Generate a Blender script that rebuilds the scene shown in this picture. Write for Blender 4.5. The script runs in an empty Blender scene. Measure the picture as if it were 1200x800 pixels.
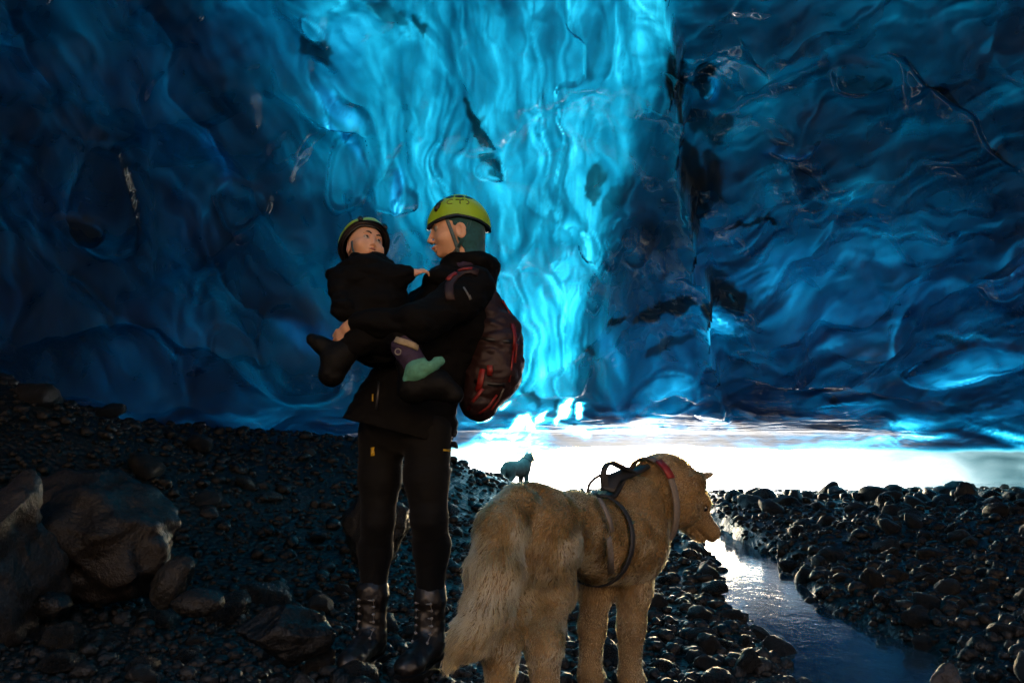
import bpy, bmesh, math, random
import numpy as np
import openvdb
from mathutils import Vector, Matrix
random.seed(7)
RNG = np.random.default_rng(11)
SC = bpy.context.scene
COL = SC.collection
R = math.radians

# ---------------------------------------------------------------- camera, sky, sun, exposure
EYE = np.array([0.0, 0.0, 0.72]); FPX = 900.0; PITCH = math.atan(145/900)
cam = bpy.data.cameras.new('camera'); cam.lens = 27.0; cam.sensor_width = 36.0
cam.clip_start = 0.05; cam.clip_end = 3000
cam_o = bpy.data.objects.new('camera', cam); COL.objects.link(cam_o)
cam_o.location = EYE; cam_o.rotation_euler = (math.pi/2 + PITCH, 0, 0)
SC.camera = cam_o

SUN_EL, SUN_AZ = R(24), R(10)        # azimuth from +Y towards +X
world = bpy.data.worlds.new('World'); SC.world = world; world.use_nodes = True
nt = world.node_tree; nt.nodes.clear()
sky = nt.nodes.new('ShaderNodeTexSky'); sky.sky_type = 'NISHITA'; sky.sun_disc = False
sky.sun_elevation = SUN_EL; sky.sun_rotation = SUN_AZ
bg = nt.nodes.new('ShaderNodeBackground'); bg.inputs['Strength'].default_value = 0.10
wo = nt.nodes.new('ShaderNodeOutputWorld')
nt.links.new(sky.outputs[0], bg.inputs[0]); nt.links.new(bg.outputs[0], wo.inputs[0])
sun = bpy.data.lights.new('sun', 'SUN'); sun.energy = 5.0; sun.angle = R(0.5); sun.color = (1.0, 0.93, 0.82)
sun_o = bpy.data.objects.new('sun', sun); COL.objects.link(sun_o)
sd = Vector((math.sin(SUN_AZ)*math.cos(SUN_EL), math.cos(SUN_AZ)*math.cos(SUN_EL), math.sin(SUN_EL)))
sun_o.rotation_euler = sd.to_track_quat('Z', 'Y').to_euler(); sun_o.location = sd*50
SC.view_settings.view_transform = 'Standard'; SC.view_settings.look = 'None'
SC.view_settings.gamma = 1; SC.view_settings.use_curve_mapping = False
SC.view_settings.exposure = 4.2
SC.render.engine = 'CYCLES'
SC.cycles.max_bounces = 6; SC.cycles.diffuse_bounces = 3; SC.cycles.glossy_bounces = 3
SC.cycles.transmission_bounces = 4; SC.cycles.caustics_reflective = False; SC.cycles.caustics_refractive = False
SC.cycles.sample_clamp_indirect = 4.0
SC.cycles.use_denoising = True

# ---------------------------------------------------------------- small maths kit
def ray(px, py):
    """slopes x/Y and z/Y of the sight line through a point of the 1200x800 plan view"""
    dx = (np.asarray(px, float) - 600)/FPX; dy = (400 - np.asarray(py, float))/FPX
    yy = math.cos(PITCH) - dy*math.sin(PITCH); zz = math.sin(PITCH) + dy*math.cos(PITCH)
    return dx/yy, zz/yy
def W(px, py, Y):
    a, b = ray(px, py); return np.array([a*Y, Y, EYE[2] + b*Y])
_perm = np.random.default_rng(3).permutation(256); _perm = np.concatenate([_perm, _perm, _perm])
_grad = np.array([[1,1,0],[-1,1,0],[1,-1,0],[-1,-1,0],[1,0,1],[-1,0,1],[1,0,-1],[-1,0,-1],
                  [0,1,1],[0,-1,1],[0,1,-1],[0,-1,-1],[1,1,0],[-1,1,0],[0,-1,1],[0,-1,-1]], float)
def perlin(x, y, z=0.0):
    x, y, z = np.broadcast_arrays(np.asarray(x, float), np.asarray(y, float), np.asarray(z, float))
    xi, yi, zi = np.floor(x).astype(int), np.floor(y).astype(int), np.floor(z).astype(int)
    xf, yf, zf = x - xi, y - yi, z - zi; xi &= 255; yi &= 255; zi &= 255
    u, v, w = (t*t*t*(t*(t*6 - 15) + 10) for t in (xf, yf, zf))
    def g(ix, iy, iz, fx, fy, fz):
        h = _grad[_perm[_perm[_perm[ix] + iy] + iz] & 15]
        return h[..., 0]*fx + h[..., 1]*fy + h[..., 2]*fz
    x1 = (xi + 1) & 255; y1 = (yi + 1) & 255; z1 = (zi + 1) & 255
    def lerp(a, b, t): return a + t*(b - a)
    a = lerp(lerp(g(xi, yi, zi, xf, yf, zf), g(x1, yi, zi, xf-1, yf, zf), u),
             lerp(g(xi, y1, zi, xf, yf-1, zf), g(x1, y1, zi, xf-1, yf-1, zf), u), v)
    b = lerp(lerp(g(xi, yi, z1, xf, yf, zf-1), g(x1, yi, z1, xf-1, yf, zf-1), u),
             lerp(g(xi, y1, z1, xf, yf-1, zf-1), g(x1, y1, z1, xf-1, yf-1, zf-1), u), v)
    return lerp(a, b, w)
def fbm(x, y, z=0.0, o=4, gain=.5):
    s = 0; a = 1; f = 1
    for i in range(o):
        s = s + a*perlin(np.asarray(x)*f + 17*i, np.asarray(y)*f + 5*i, np.asarray(z)*f + 3*i); a *= gain; f *= 2.03
    return s
def ridged(x, y, z=0.0, o=4):
    s = 0; a = 1; f = 1
    for i in range(o):
        s = s + a*(1 - 2*np.abs(perlin(np.asarray(x)*f + 11*i, np.asarray(y)*f + 7*i, np.asarray(z)*f + 2*i))*1.4); a *= .5; f *= 2.1
    return s
def sst(a, b, x):
    t = np.clip((np.asarray(x, float) - a)/(b - a), 0, 1); return t*t*(3 - 2*t)
def gauss(px, py, cx, cy, sx, sy, ang=0.0):
    c, s = math.cos(R(ang)), math.sin(R(ang))
    u = (px - cx)*c + (py - cy)*s; v = -(px - cx)*s + (py - cy)*c
    return np.exp(-.5*((u/sx)**2 + (v/sy)**2))

# ---------------------------------------------------------------- objects kit
def make_mesh(name, verts, faces, smooth=True):
    me = bpy.data.meshes.new(name)
    verts = np.asarray(verts, np.float32)
    if isinstance(faces, np.ndarray):
        n, k = faces.shape
        me.vertices.add(len(verts)); me.vertices.foreach_set('co', verts.ravel())
        me.loops.add(n*k); me.loops.foreach_set('vertex_index', faces.astype(np.int32).ravel())
        me.polygons.add(n); me.polygons.foreach_set('loop_start', np.arange(0, n*k, k, dtype=np.int32))
        me.polygons.foreach_set('loop_total', np.full(n, k, np.int32))
        me.update(calc_edges=True)
    else:
        me.from_pydata([tuple(map(float, v)) for v in verts], [], faces)
    if smooth: me.polygons.foreach_set('use_smooth', np.ones(len(me.polygons), bool))
    me.validate(); return me
def link(name, me, mat=None, parent=None):
    o = bpy.data.objects.new(name, me); COL.objects.link(o)
    if mat is not None and me is not None and not me.materials: me.materials.append(mat)
    if parent is not None: o.parent = parent
    return o
def tag(o, label=None, cat=None, group=None, kind=None):
    for k, v in (('label', label), ('category', cat), ('group', group), ('kind', kind)):
        if v: o[k] = v
    return o
def empty(name, loc=(0, 0, 0)):
    o = bpy.data.objects.new(name, None); COL.objects.link(o); o.location = loc; o.empty_display_size = .1; return o
def attr(me, name, arr):
    a = me.attributes.new(name, 'FLOAT', 'POINT'); a.data.foreach_set('value', np.asarray(arr, np.float32).ravel())
def grid_faces(nr, nc):
    i = np.arange((nr - 1)*nc).reshape(nr - 1, nc)[:, :-1].ravel()
    return np.stack([i, i + 1, i + nc + 1, i + nc], 1)

class NT:
    def __init__(s, name):
        s.m = bpy.data.materials.new(name); s.m.use_nodes = True; s.t = s.m.node_tree; s.t.nodes.clear()
        s.out = s.n('ShaderNodeOutputMaterial')
    def n(s, t, **kw):
        nd = s.t.nodes.new(t)
        for k, v in kw.items(): setattr(nd, k, v)
        return nd
    def set(s, sock, v):
        if hasattr(v, 'is_output') and v.is_output: s.t.links.new(v, sock)
        else: sock.default_value = v
    def math(s, op, a, b=0.0, c=0.0, clamp=False):
        nd = s.n('ShaderNodeMath', operation=op, use_clamp=clamp)
        for i, v in enumerate((a, b, c)): s.set(nd.inputs[i], v)
        return nd.outputs[0]
    def noise(s, scale, detail=4, rough=.55, vec=None, dist=0.0):
        nd = s.n('ShaderNodeTexNoise'); nd.inputs['Scale'].default_value = scale; nd.inputs['Detail'].default_value = detail
        nd.inputs['Roughness'].default_value = rough; nd.inputs['Distortion'].default_value = dist
        if vec is not None: s.t.links.new(vec, nd.inputs['Vector'])
        return nd.outputs['Fac']
    def coord(s): return s.n('ShaderNodeTexCoord').outputs['Object']
    def ramp(s, f, stops):
        nd = s.n('ShaderNodeValToRGB'); s.t.links.new(f, nd.inputs[0]); e = nd.color_ramp.elements
        while len(e) < len(stops): e.new(.5)
        for el, (p, c) in zip(e, stops): el.position = p; el.color = (*c, 1) if len(c) == 3 else c
        return nd.outputs[0]
    def bump(s, h, strength=.3, dist=.01):
        nd = s.n('ShaderNodeBump'); nd.inputs['Strength'].default_value = strength; nd.inputs['Distance'].default_value = dist
        s.t.links.new(h, nd.inputs['Height']); return nd.outputs[0]
    def pbr(s, color, rough=.5, normal=None, **kw):
        nd = s.n('ShaderNodeBsdfPrincipled')
        s.set(nd.inputs['Base Color'], (*color, 1) if isinstance(color, tuple) and len(color) == 3 else color)
        s.set(nd.inputs['Roughness'], rough)
        if normal is not None: s.t.links.new(normal, nd.inputs['Normal'])
        for k, v in kw.items(): s.set(nd.inputs[k.replace('_', ' ')], v)
        return nd.outputs[0]
    def done(s, sh): s.t.links.new(sh, s.out.inputs['Surface']); return s.m

def simple_mat(name, color, rough=.6, var=.3, scale=30, bumps=.2, bd=.004, **kw):
    n = NT(name); c = n.coord(); f = n.noise(scale, 4, .6, c)
    lo = tuple(x*(1 - var) for x in color); hi = tuple(min(1, x*(1 + var)) for x in color)
    col = n.ramp(f, [(.3, lo), (.7, hi)])
    return n.done(n.pbr(col, rough, n.bump(n.noise(scale*4, 3, .6, c), bumps, bd), **kw))

# ---------------------------------------------------------------- the ice vault
M_ICE = None
def ice_material():
    n = NT('blue_glacier_ice'); c = n.coord()
    t = n.n('ShaderNodeAttribute', attribute_name='thickness_and_shading').outputs['Fac']
    s = n.n('ShaderNodeAttribute', attribute_name='sediment_and_dimming').outputs['Fac']
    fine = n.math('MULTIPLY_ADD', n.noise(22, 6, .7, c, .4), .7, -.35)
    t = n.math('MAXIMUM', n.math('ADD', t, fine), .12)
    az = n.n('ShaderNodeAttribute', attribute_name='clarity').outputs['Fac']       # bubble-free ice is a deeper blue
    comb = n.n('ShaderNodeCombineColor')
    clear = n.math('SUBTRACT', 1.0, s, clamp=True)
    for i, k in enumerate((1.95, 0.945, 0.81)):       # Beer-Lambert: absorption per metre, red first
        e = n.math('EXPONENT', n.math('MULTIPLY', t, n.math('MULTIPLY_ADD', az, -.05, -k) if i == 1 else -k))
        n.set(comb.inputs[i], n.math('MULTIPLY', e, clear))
    tr = n.n('ShaderNodeBsdfTranslucent'); n.t.links.new(comb.outputs[0], tr.inputs['Color'])
    sp = n.n('ShaderNodeSeparateXYZ'); n.t.links.new(c, sp.inputs[0])
    farther = n.math('MULTIPLY', n.math('MULTIPLY_ADD', sp.outputs['Y'], .25, -2.2, clamp=True), 22.0)     # long low swells where the roof comes down
    mp = n.n('ShaderNodeMapping'); mp.inputs['Scale'].default_value = (.8, 1.9, 1); n.t.links.new(c, mp.inputs[0])
    swell = n.math('MULTIPLY', n.noise(1.0, 3, .55, mp.outputs[0], .8), farther)
    bmp = n.bump(n.math('ADD', n.noise(5, 2, .5, c, .6), swell), .3, .012)
    ge = n.n('ShaderNodeNewGeometry'); vm = n.n('ShaderNodeVectorMath', operation='MULTIPLY_ADD')
    n.t.links.new(ge.outputs['Normal'], vm.inputs[0]); vm.inputs[1].default_value = (.45, .45, .45); vm.inputs[2].default_value = (0, -.10, -.55)
    vn = n.n('ShaderNodeVectorMath', operation='NORMALIZE'); n.t.links.new(vm.outputs[0], vn.inputs[0]); n.t.links.new(vn.outputs[0], tr.inputs['Normal'])
    df = n.n('ShaderNodeBsdfDiffuse'); df.inputs['Color'].default_value = (.030, .040, .043, 1)
    add = n.n('ShaderNodeAddShader'); n.t.links.new(tr.outputs[0], add.inputs[0]); n.t.links.new(df.outputs[0], add.inputs[1])
    gl = n.n('ShaderNodeBsdfGlossy'); gl.inputs['Roughness'].default_value = .05; gl.inputs['Color'].default_value = (1, 1, 1, 1)
    n.t.links.new(bmp, gl.inputs['Normal'])
    fr = n.n('ShaderNodeFresnel'); fr.inputs['IOR'].default_value = 1.6; n.t.links.new(bmp, fr.inputs['Normal'])
    mx = n.n('ShaderNodeMixShader'); n.t.links.new(n.math('MINIMUM', fr.outputs[0], n.math('MULTIPLY_ADD', farther, -.0047, .12)), mx.inputs[0])
    n.t.links.new(add.outputs[0], mx.inputs[1]); n.t.links.new(gl.outputs[0], mx.inputs[2])
    return n.done(mx.outputs[0])

ZK = np.array([[-4, 3.55], [0, 3.45], [3, 3.36], [5, 3.14], [6.5, 2.86], [8, 2.42], [9.3, 1.86], [10.3, 1.46], [11.3, 1.28], [13, 1.21], [15, 1.17], [17, 1.13], [20, 1.0], [40, .2]])
def catmull(x, K):
    x = np.clip(x, K[0, 0], K[-1, 0] - 1e-6); i = np.clip(np.searchsorted(K[:, 0], x, 'right') - 1, 0, len(K) - 2)
    m = np.gradient(K[:, 1], K[:, 0]); h = K[i+1, 0] - K[i, 0]; t = (x - K[i, 0])/h
    return (2*t**3 - 3*t**2 + 1)*K[i, 1] + (t**3 - 2*t**2 + t)*h*m[i] + (-2*t**3 + 3*t**2)*K[i+1, 1] + (t**3 - t**2)*h*m[i+1]
def H(x, Y):
    return catmull(Y, ZK) - .045*np.clip(-x - 1.5, 0, None)**2 - .008*np.clip(x - 3, 0, None)**2 - .03*np.clip(x - 11, 0, None)**2

def worley(x, y, seed=0):
    xi, yi = np.floor(x).astype(int), np.floor(y).astype(int)
    r = np.random.default_rng(seed).random((3, 64, 64)); F1 = np.full(x.shape, 9.); F2 = F1.copy(); ox = F1.copy(); oy = F1.copy(); idr = F1.copy()
    for i in (-1, 0, 1):
        for j in (-1, 0, 1):
            a, b = (xi + i) & 63, (yi + j) & 63
            dx = xi + i + .1 + .8*r[0][a, b] - x; dy = yi + j + .1 + .8*r[1][a, b] - y; d = np.hypot(dx, dy); m = d < F1
            F2 = np.where(m, F1, np.minimum(F2, d)); ox = np.where(m, dx, ox); oy = np.where(m, dy, oy); idr = np.where(m, r[2][a, b], idr); F1 = np.where(m, d, F1)
    return F1, F2, ox, oy, idr
def dist_curve(px, py, pts):
    """signed distance to a polyline (positive on its right when walking down) and the position along it"""
    best = np.full(px.shape, 1e9); sgn = np.ones(px.shape); al = np.zeros(px.shape); L = 0
    tot = sum(math.dist(pts[i], pts[i+1]) for i in range(len(pts) - 1))
    for (x0, y0), (x1, y1) in zip(pts[:-1], pts[1:]):
        ex, ey = x1 - x0, y1 - y0; l = math.hypot(ex, ey)
        t = np.clip(((px - x0)*ex + (py - y0)*ey)/l**2, 0, 1)
        d = np.hypot(px - x0 - t*ex, py - y0 - t*ey); m = d < best
        best = np.where(m, d, best); sgn = np.where(m, np.sign(-(ex*(py - y0) - ey*(px - x0)) + 1e-9), sgn); al = np.where(m, (L + t*l)/tot, al); L += l
    return best*sgn, al

def build_ice():
    xs = np.concatenate([np.linspace(-1500, -40, 50, endpoint=False), np.arange(-40, 1242, 2.0), np.linspace(1242, 2700, 50)])
    vs = np.concatenate([np.linspace(-1600, -30, 60, endpoint=False), np.arange(-30, 440, 2.0)])
    nlow = 72
    lipx = np.array([-1500, 470, 540, 600, 660, 800, 850, 980, 1050, 1120, 1200, 1300, 2700])
    lipy = np.array([558, 556, 546, 536, 524, 522, 524, 528, 546, 574, 590, 590, 590])
    lip = np.interp(xs, lipx, lipy) + 1.8*perlin(xs*.021, 3.3) + 1.2*perlin(xs*.06, 8.3)
    top = np.repeat(vs[:, None], len(xs), 1)
    tl = np.linspace(0, 1, nlow)[:, None]
    low = 440 + (lip[None, :] - 440)*tl
    PY = np.concatenate([top, low], 0); PX = np.repeat(xs[None, :], PY.shape[0], 0)
    a, b = ray(PX, PY)
    lo = np.full(PX.shape, .3); hi = np.full(PX.shape, 30.0)
    for _ in range(40):
        mid = (lo + hi)/2; above = EYE[2] + b*mid > H(a*mid, mid)
        hi = np.where(above, mid, hi); lo = np.where(above, lo, mid)
    Y = (lo + hi)/2
    P = np.stack([a*Y, Y, EYE[2] + b*Y], -1)
    # regions of the flow pattern
    px, py = PX, PY
    wc = sst(360, 470, px + .25*(py - 200))*(1 - sst(700, 840, px)); wl = 1 - sst(360, 470, px + .25*(py - 200)); wr = 1 - np.clip(wc + wl, 0, 1)
    wb = sst(445, 500, py); wc, wl, wr = wc*(1 - wb), wl*(1 - wb), wr*(1 - wb)
    wx = px + 26*fbm(px*.008, py*.008, 1.3, 3); wy = py + 26*fbm(px*.008, py*.008, 7.7, 3)
    sets = []
    for f in (fbm, ridged):
        L = f((.80*wx - .6*wy)*.017, (.6*wx + .8*wy)*.0048, 2.0, 4)
        C = f((wx + .10*(wy - 200)*np.sign(wx - 660))*.020, wy*.0042, 5.0, 4)
        D = f((.40*wx + .92*wy)*.0135, (.92*wx - .4*wy)*.0042, 9.0, 4)
        B = f(wx*.0075, wy*.055, 12.0, 4)
        sets.append(wl*L + wc*C + wr*D + wb*B)
    fb, rg = sets
    big = fbm(wx*.0062, wy*.0062, 21.0, 2); med = fbm(wx*.016, wy*.013, 31.0, 3)
    disp = .06*big + .022*med + .010*fb     # times distance, towards the viewer if positive
    disp *= 1 - .6*wb
    # broad thickness of the glacier above
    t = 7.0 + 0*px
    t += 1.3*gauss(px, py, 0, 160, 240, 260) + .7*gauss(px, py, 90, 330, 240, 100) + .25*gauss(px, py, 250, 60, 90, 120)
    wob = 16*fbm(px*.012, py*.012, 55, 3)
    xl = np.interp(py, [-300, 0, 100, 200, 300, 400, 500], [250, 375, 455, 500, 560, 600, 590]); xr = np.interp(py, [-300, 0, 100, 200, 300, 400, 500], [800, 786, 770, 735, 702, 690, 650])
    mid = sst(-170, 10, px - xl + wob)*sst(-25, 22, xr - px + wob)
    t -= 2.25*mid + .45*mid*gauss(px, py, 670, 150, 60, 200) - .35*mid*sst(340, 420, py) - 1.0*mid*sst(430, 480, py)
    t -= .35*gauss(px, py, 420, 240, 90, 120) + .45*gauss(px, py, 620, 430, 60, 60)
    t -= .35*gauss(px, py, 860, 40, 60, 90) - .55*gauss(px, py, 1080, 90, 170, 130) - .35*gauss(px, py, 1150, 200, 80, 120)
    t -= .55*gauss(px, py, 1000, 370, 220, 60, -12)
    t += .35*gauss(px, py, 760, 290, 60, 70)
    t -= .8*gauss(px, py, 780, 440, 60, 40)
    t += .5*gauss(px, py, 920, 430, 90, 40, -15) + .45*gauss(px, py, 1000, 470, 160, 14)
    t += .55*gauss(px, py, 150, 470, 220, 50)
    t += (.75 - .3*wc)*fb - .2*(rg - .3)*(wr + wc + wl) + .45*big + .35*med
    LENS = (
        (348, 412, 46, 66, -28, .045, .05, -.7), (283, 235, 30, 27, 10, .03, .3, -.45), (407, 205, 24, 34, 10, .04, -.35, -.5),
        (408, 143, 30, 19, 35, .03, .2, -.75), (366, 40, 9, 24, -35, .015, -1.0, -.2), (455, 215, 16, 24, 0, .03, .15, -.5),
        (425, 240, 15, 26, -30, .02, .3, -.5), (475, 228, 15, 15, 0, .03, .0, -.5), (275, 405, 32, 14, 15, .03, .2, -.6),
        (742, 268, 28, 36, 0, .02, .2, -.25), (690, 275, 13, 18, 0, .02, -.2, -.4), (718, 280, 10, 22, 10, .02, .1, -.4),
        (700, 330, 10, 34, 15, .02, -.1, -.5), (829, 118, 9, 12, 0, .03, -1.2, -.3), (1130, 425, 75, 22, -14, .03, -1.0, -.3),
        (985, 478, 34, 8, -4, .02, -1.0, -.2), (1065, 498, 24, 8, -8, .02, -.9, -.4), (845, 385, 20, 9, 10, .02, -1.1, -.2),
        (1180, 320, 36, 14, -25, .03, -.6, -.4), (1180, 480, 50, 9, -8, .02, -.5, -.3), (1010, 95, 34, 20, 0, .03, .2, -.3),
        (930, 178, 22, 6, -18, .02, -.5, -.2), (600, 470, 34, 20, 0, .03, -.1, -.2), (575, 190, 18, 16, 30, .02, .2, -.3),
        (560, 300, 60, 16, 70, .02, -.1, -.35), (780, 460, 44, 26, -30, .03, -.35, -.4), (838, 485, 18, 10, 10, .03, -.7, -.5),
        (120, 235, 70, 40, 80, .04, .35, -.25), (95, 262, 28, 18, 0, .03, .3, -.35),
    )
    vx = px + 44*fbm(px*.0075, py*.0075, 101, 3); vy = py + 44*fbm(px*.0075, py*.0075, 111, 3)
    cup = 0*px; edge = 0*px; tone = 0*px
    for w_, ac, al_, sd_, k in ((wl, (.80*vx - .6*vy)/115, (.6*vx + .8*vy)/250, 1, .9), (wc, (vx + .12*(vy - 200)*np.sign(vx - 660))/80, vy/300, 2, .55),
                                (wr, (.42*vx + .91*vy)/86, (.91*vx - .42*vy)/260, 3, 1.2), (wb, vx/150, vy/17, 4, 1.2)):
        F1, F2, ox, oy, idr = worley(ac, al_, sd_); e = F2 - F1
        cup = cup + w_*F1**2; edge = edge + w_*(np.exp(-(e/.055)**2)*sst(.25, .8, idr) - .8*np.exp(-((e - .14)/.06)**2))
        tone = tone + w_*k*((idr - .5)*1.2 + ox*1.1*np.cos(idr*6.3) + oy*1.0*np.sin(idr*9))
    relief = 62*cup
    for cx, cy, rx, ry, ang, amp, din, drim in LENS:
        c_, s_ = math.cos(R(ang)), math.sin(R(ang)); u = ((px - cx)*c_ + (py - cy)*s_)/rx; v = (-(px - cx)*s_ + (py - cy)*c_)/ry
        ins = np.clip(1 - u*u - v*v, 0, None); relief = relief*(1 - .9*sst(0, .15, ins)) + 1.1*min(rx, ry)*np.sqrt(ins)
    dpx = np.gradient(px, axis=1); dpy = np.gradient(py, axis=0)
    gx = np.clip(np.gradient(relief, axis=1)/dpx, -2.2, 2.2); gy = np.clip(np.gradient(relief, axis=0)/np.maximum(dpy, .4), -2.2, 2.2)
    bend = 30*(1 - .65*wb)  # pattern lookup shifted by relief slope: refraction for one view, baked in
    ox_, oy_ = px, py
    px, py = px + bend*gx, py + bend*gy*(1 - .7*wb)
    def marble(ac, al_, z):
        w1 = 1.3*fbm(ac*.5, al_*.5, z, 3); return fbm(ac + w1, al_ + .5*w1, z + 3, 6, .62)
    mb = (wl*marble((.80*px - .6*py)*.030, (.6*px + .8*py)*.0075, 81) + wc*marble((px + .10*(py - 200)*np.sign(px - 660))*.036, py*.0065, 84)
          + wr*1.1*marble((.40*px + .92*py)*.022, (.92*px - .4*py)*.0075, 87) + wb*1.0*marble(px*.007, py*.05, 90))
    t += (.6 + .35*wr)*mb + (.55 + .5*wr)*np.exp(-(mb/.035)**2)*sst(-.1, .35, fbm(px*.009, py*.009, 66, 2))
    qx = px + 10*fbm(px*.012, py*.012, 131, 2); qy = py + 10*fbm(px*.012, py*.012, 141, 2)
    s1 = 34*fbm(px*.0068, py*.0068, 131, 3); s2 = 34*fbm(px*.0068, py*.0068, 141, 3)
    qx = px + s1 + 9*fbm(px*.021, py*.021, 133, 2); qy = py + s2 + 9*fbm(px*.021, py*.021, 143, 2)
    def fibres(ac, al_, z):
        return (perlin(ac/52, al_/420, z) + .9*perlin(ac/24, al_/230, z + 9) + .8*perlin(ac/12, al_/120, z + 19) + .65*perlin(ac/6.5, al_/70, z + 29)
                + .5*(1 - 2.6*np.abs(perlin(ac/17, al_/160, z + 39))) - .25)
    fib = (.85*wc*fibres(qx + .10*(qy - 200)*np.sign(qx - 660), qy, 151) + .95*wl*fibres(.84*qx - .54*qy, .54*qx + .84*qy, 152)
           + 1.25*wr*fibres(.36*qx + .93*qy, .93*qx - .36*qy, 153) + 1.2*wb*fibres(qy*2.4, qx*.8, 154))
    gate = .55 + .6*sst(-.3, .4, fbm(px*.009, py*.009, 161, 3))
    t += .80*gate*fib - .34*(gx*.6 - gy*.8)*(1 - .4*wb)  # light and dark bevels of the relief are added to t
    px, py = ox_, oy_
    t += .62*tone - .6*edge
    disp += .034*cup*(1 - .5*wb)
    t += wb*(.75*fb - .35*rg + .1)
    sed = np.zeros(px.shape)
    # fine dirt streaks carried in the ice along the flow
    st = sst(.62, 1.0, ridged((.40*px + .92*py)*.075 + 1.5*big, (.92*px - .4*py)*.008, 40.0, 2)*(.6 + fbm(px*.012, py*.012, 50, 2)))
    sed += .5*st*sst(800, 860, px)*sst(200, 330, py)*(1 - sst(470, 500, py))
    st2 = sst(.72, 1.05, ridged(px*.10 + 2*big, py*.008, 60.0, 3)*(.62 + fbm(px*.01, py*.01, 70, 2)))
    sed += .25*st2*wc*(1 - sst(300, 420, py))
    def spot(pts, r, k, soft=.28):
        nonlocal sed
        d, al = dist_curve(px + 11*fbm(px*.035, py*.035, 4, 4), py + 11*fbm(px*.035, py*.035, 14, 4), pts)
        rr = r*np.interp(al, [0, .2, .8, 1], [.35, 1, 1, .35])
        sed = np.maximum(sed, k*(1 - sst(1 - soft, 1 + soft, np.abs(d)/np.maximum(rr, .5))))
    spot([(784, 38), (790, 70), (795, 100), (801, 128)], 9, .97)
    spot([(823, 78), (828, 100), (822, 125)], 13, .93); spot([(806, 150), (840, 170), (852, 150)], 12, .75)
    spot([(800, 180), (815, 220), (822, 270)], 11, .9); spot([(836, 190), (832, 240)], 12, .8)
    spot([(548, 98), (560, 130), (574, 160)], 7, .9); spot([(568, 172), (584, 190)], 11, .75)
    spot([(820, 345), (850, 352), (878, 345)], 16, .95); spot([(822, 322), (850, 330)], 8, .8)
    spot([(740, 380), (775, 360), (808, 345)], 8, .9); spot([(690, 215), (700, 205), (690, 230)], 9, .8)
    spot([(695, 245), (720, 225), (740, 205)], 7, .6); spot([(760, 255), (775, 280)], 26, .55, .8)
    spot([(715, 375), (735, 370)], 4, .9); spot([(760, 420), (790, 400), (812, 385)], 5, .75)
    spot([(850, 268), (880, 262), (912, 262)], 3, .9); spot([(435, 2), (455, 14), (472, 28)], 12, .6)
    spot([(485, 20), (498, 45)], 4, .8); spot([(355, 45), (372, 62), (388, 80)], 9, .75)
    spot([(100, 245), (95, 275)], 22, .6); spot([(690, 390), (690, 400)], 7, .8); spot([(985, 95), (1015, 103), (1045, 95)], 8, .6)
    spot([(1095, 395), (1130, 398)], 4, .7); spot([(975, 460), (982, 475)], 5, .7)
    # the big hanging fold right of the middle: nearer ice ends on a sharp edge, the ice beyond it lies back; crease shade and edge light go into t
    fold = [(770, -420), (776, -20), (790, 45), (800, 130), (797, 190), (808, 245), (822, 300), (824, 370), (830, 430), (842, 470), (858, 492)]
    d, al = dist_curve(px + 24*fbm(px*.014, py*.014, 45, 4), py, fold)
    m = sst(-400, 0, py)*(1 - sst(480, 500, py))*sst(.25, .5, al)
    disp += m*(.06*np.exp(-np.abs(d)/28)*(d < 0) - .06*np.exp(-np.clip(d - 6, 0, None)/70)*sst(0, 14, d)*(1 - .7*sst(.6, .85, al)))
    t += m*(.75*np.exp(-np.clip(d - 2, 0, None)/26)*sst(-1, 7, d)*(1 - .8*sst(.62, .85, al)) - .45*np.exp(-np.abs(d + 3)/6)*(d < 3))
    for pts, amp, w_, dt in (
        ([(700, 205), (678, 235), (690, 290), (705, 330), (688, 385), (650, 430), (600, 470), (560, 500)], .035, 20, -.5),
        ([(500, 60), (475, 130), (490, 190), (520, 250), (560, 300)], .03, 22, -.35),
        ([(520, 40), (545, 90), (590, 170), (600, 215)], .02, 12, -.3),
        ([(300, 60), (350, 130), (420, 180), (445, 230)], .03, 26, -.5),
        ([(385, 100), (430, 150), (455, 215), (470, 205)], .025, 12, -.45),
        ([(255, 150), (290, 210), (320, 270), (360, 320)], .03, 30, -.3),
        ([(150, 10), (190, 150), (180, 260), (195, 370)], .03, 30, .2),
        ([(0, 395), (110, 380), (190, 375), (250, 400), (300, 440), (400, 480)], .03, 22, -.35),
        ([(0, 440), (150, 470), (290, 500), (420, 512)], .02, 12, -.3),
        ([(860, 40), (900, 90), (850, 150), (830, 180)], .03, 18, -.4),
        ([(1010, 60), (1060, 50), (1120, 90), (1160, 160), (1200, 220)], .035, 24, .3),
        ([(1200, 280), (1130, 310), (1050, 375), (960, 400)], .04, 18, -.55),
        ([(840, 410), (900, 390), (980, 360), (1100, 300)], .03, 18, -.35),
        ([(860, 440), (960, 430), (1030, 440), (1080, 465), (1200, 470)], .035, 14, -.5),
        ([(840, 500), (910, 508), (990, 512), (1200, 500)], .02, 7, -.5),
        ([(690, 390), (710, 430), (720, 470), (750, 500)], .03, 14, -.5),
        ([(760, 460), (800, 450), (830, 480)], .03, 10, -.55),
        ([(640, 470), (680, 445), (700, 420)], .03, 12, -.3),
    ):
        d, al = dist_curve(wx, wy, pts); e = np.interp(al, [0, .15, .85, 1], [0, 1, 1, 0])
        disp += e*amp*np.exp(-np.abs(d)/w_)*np.where(d > 0, 1, np.exp(-np.abs(d)/(w_*.5)))
        t += e*dt*np.exp(-(d/(w_*.42))**2) + e*.3*np.exp(-((d + w_*.7)/(w_*.5))**2)
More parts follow.
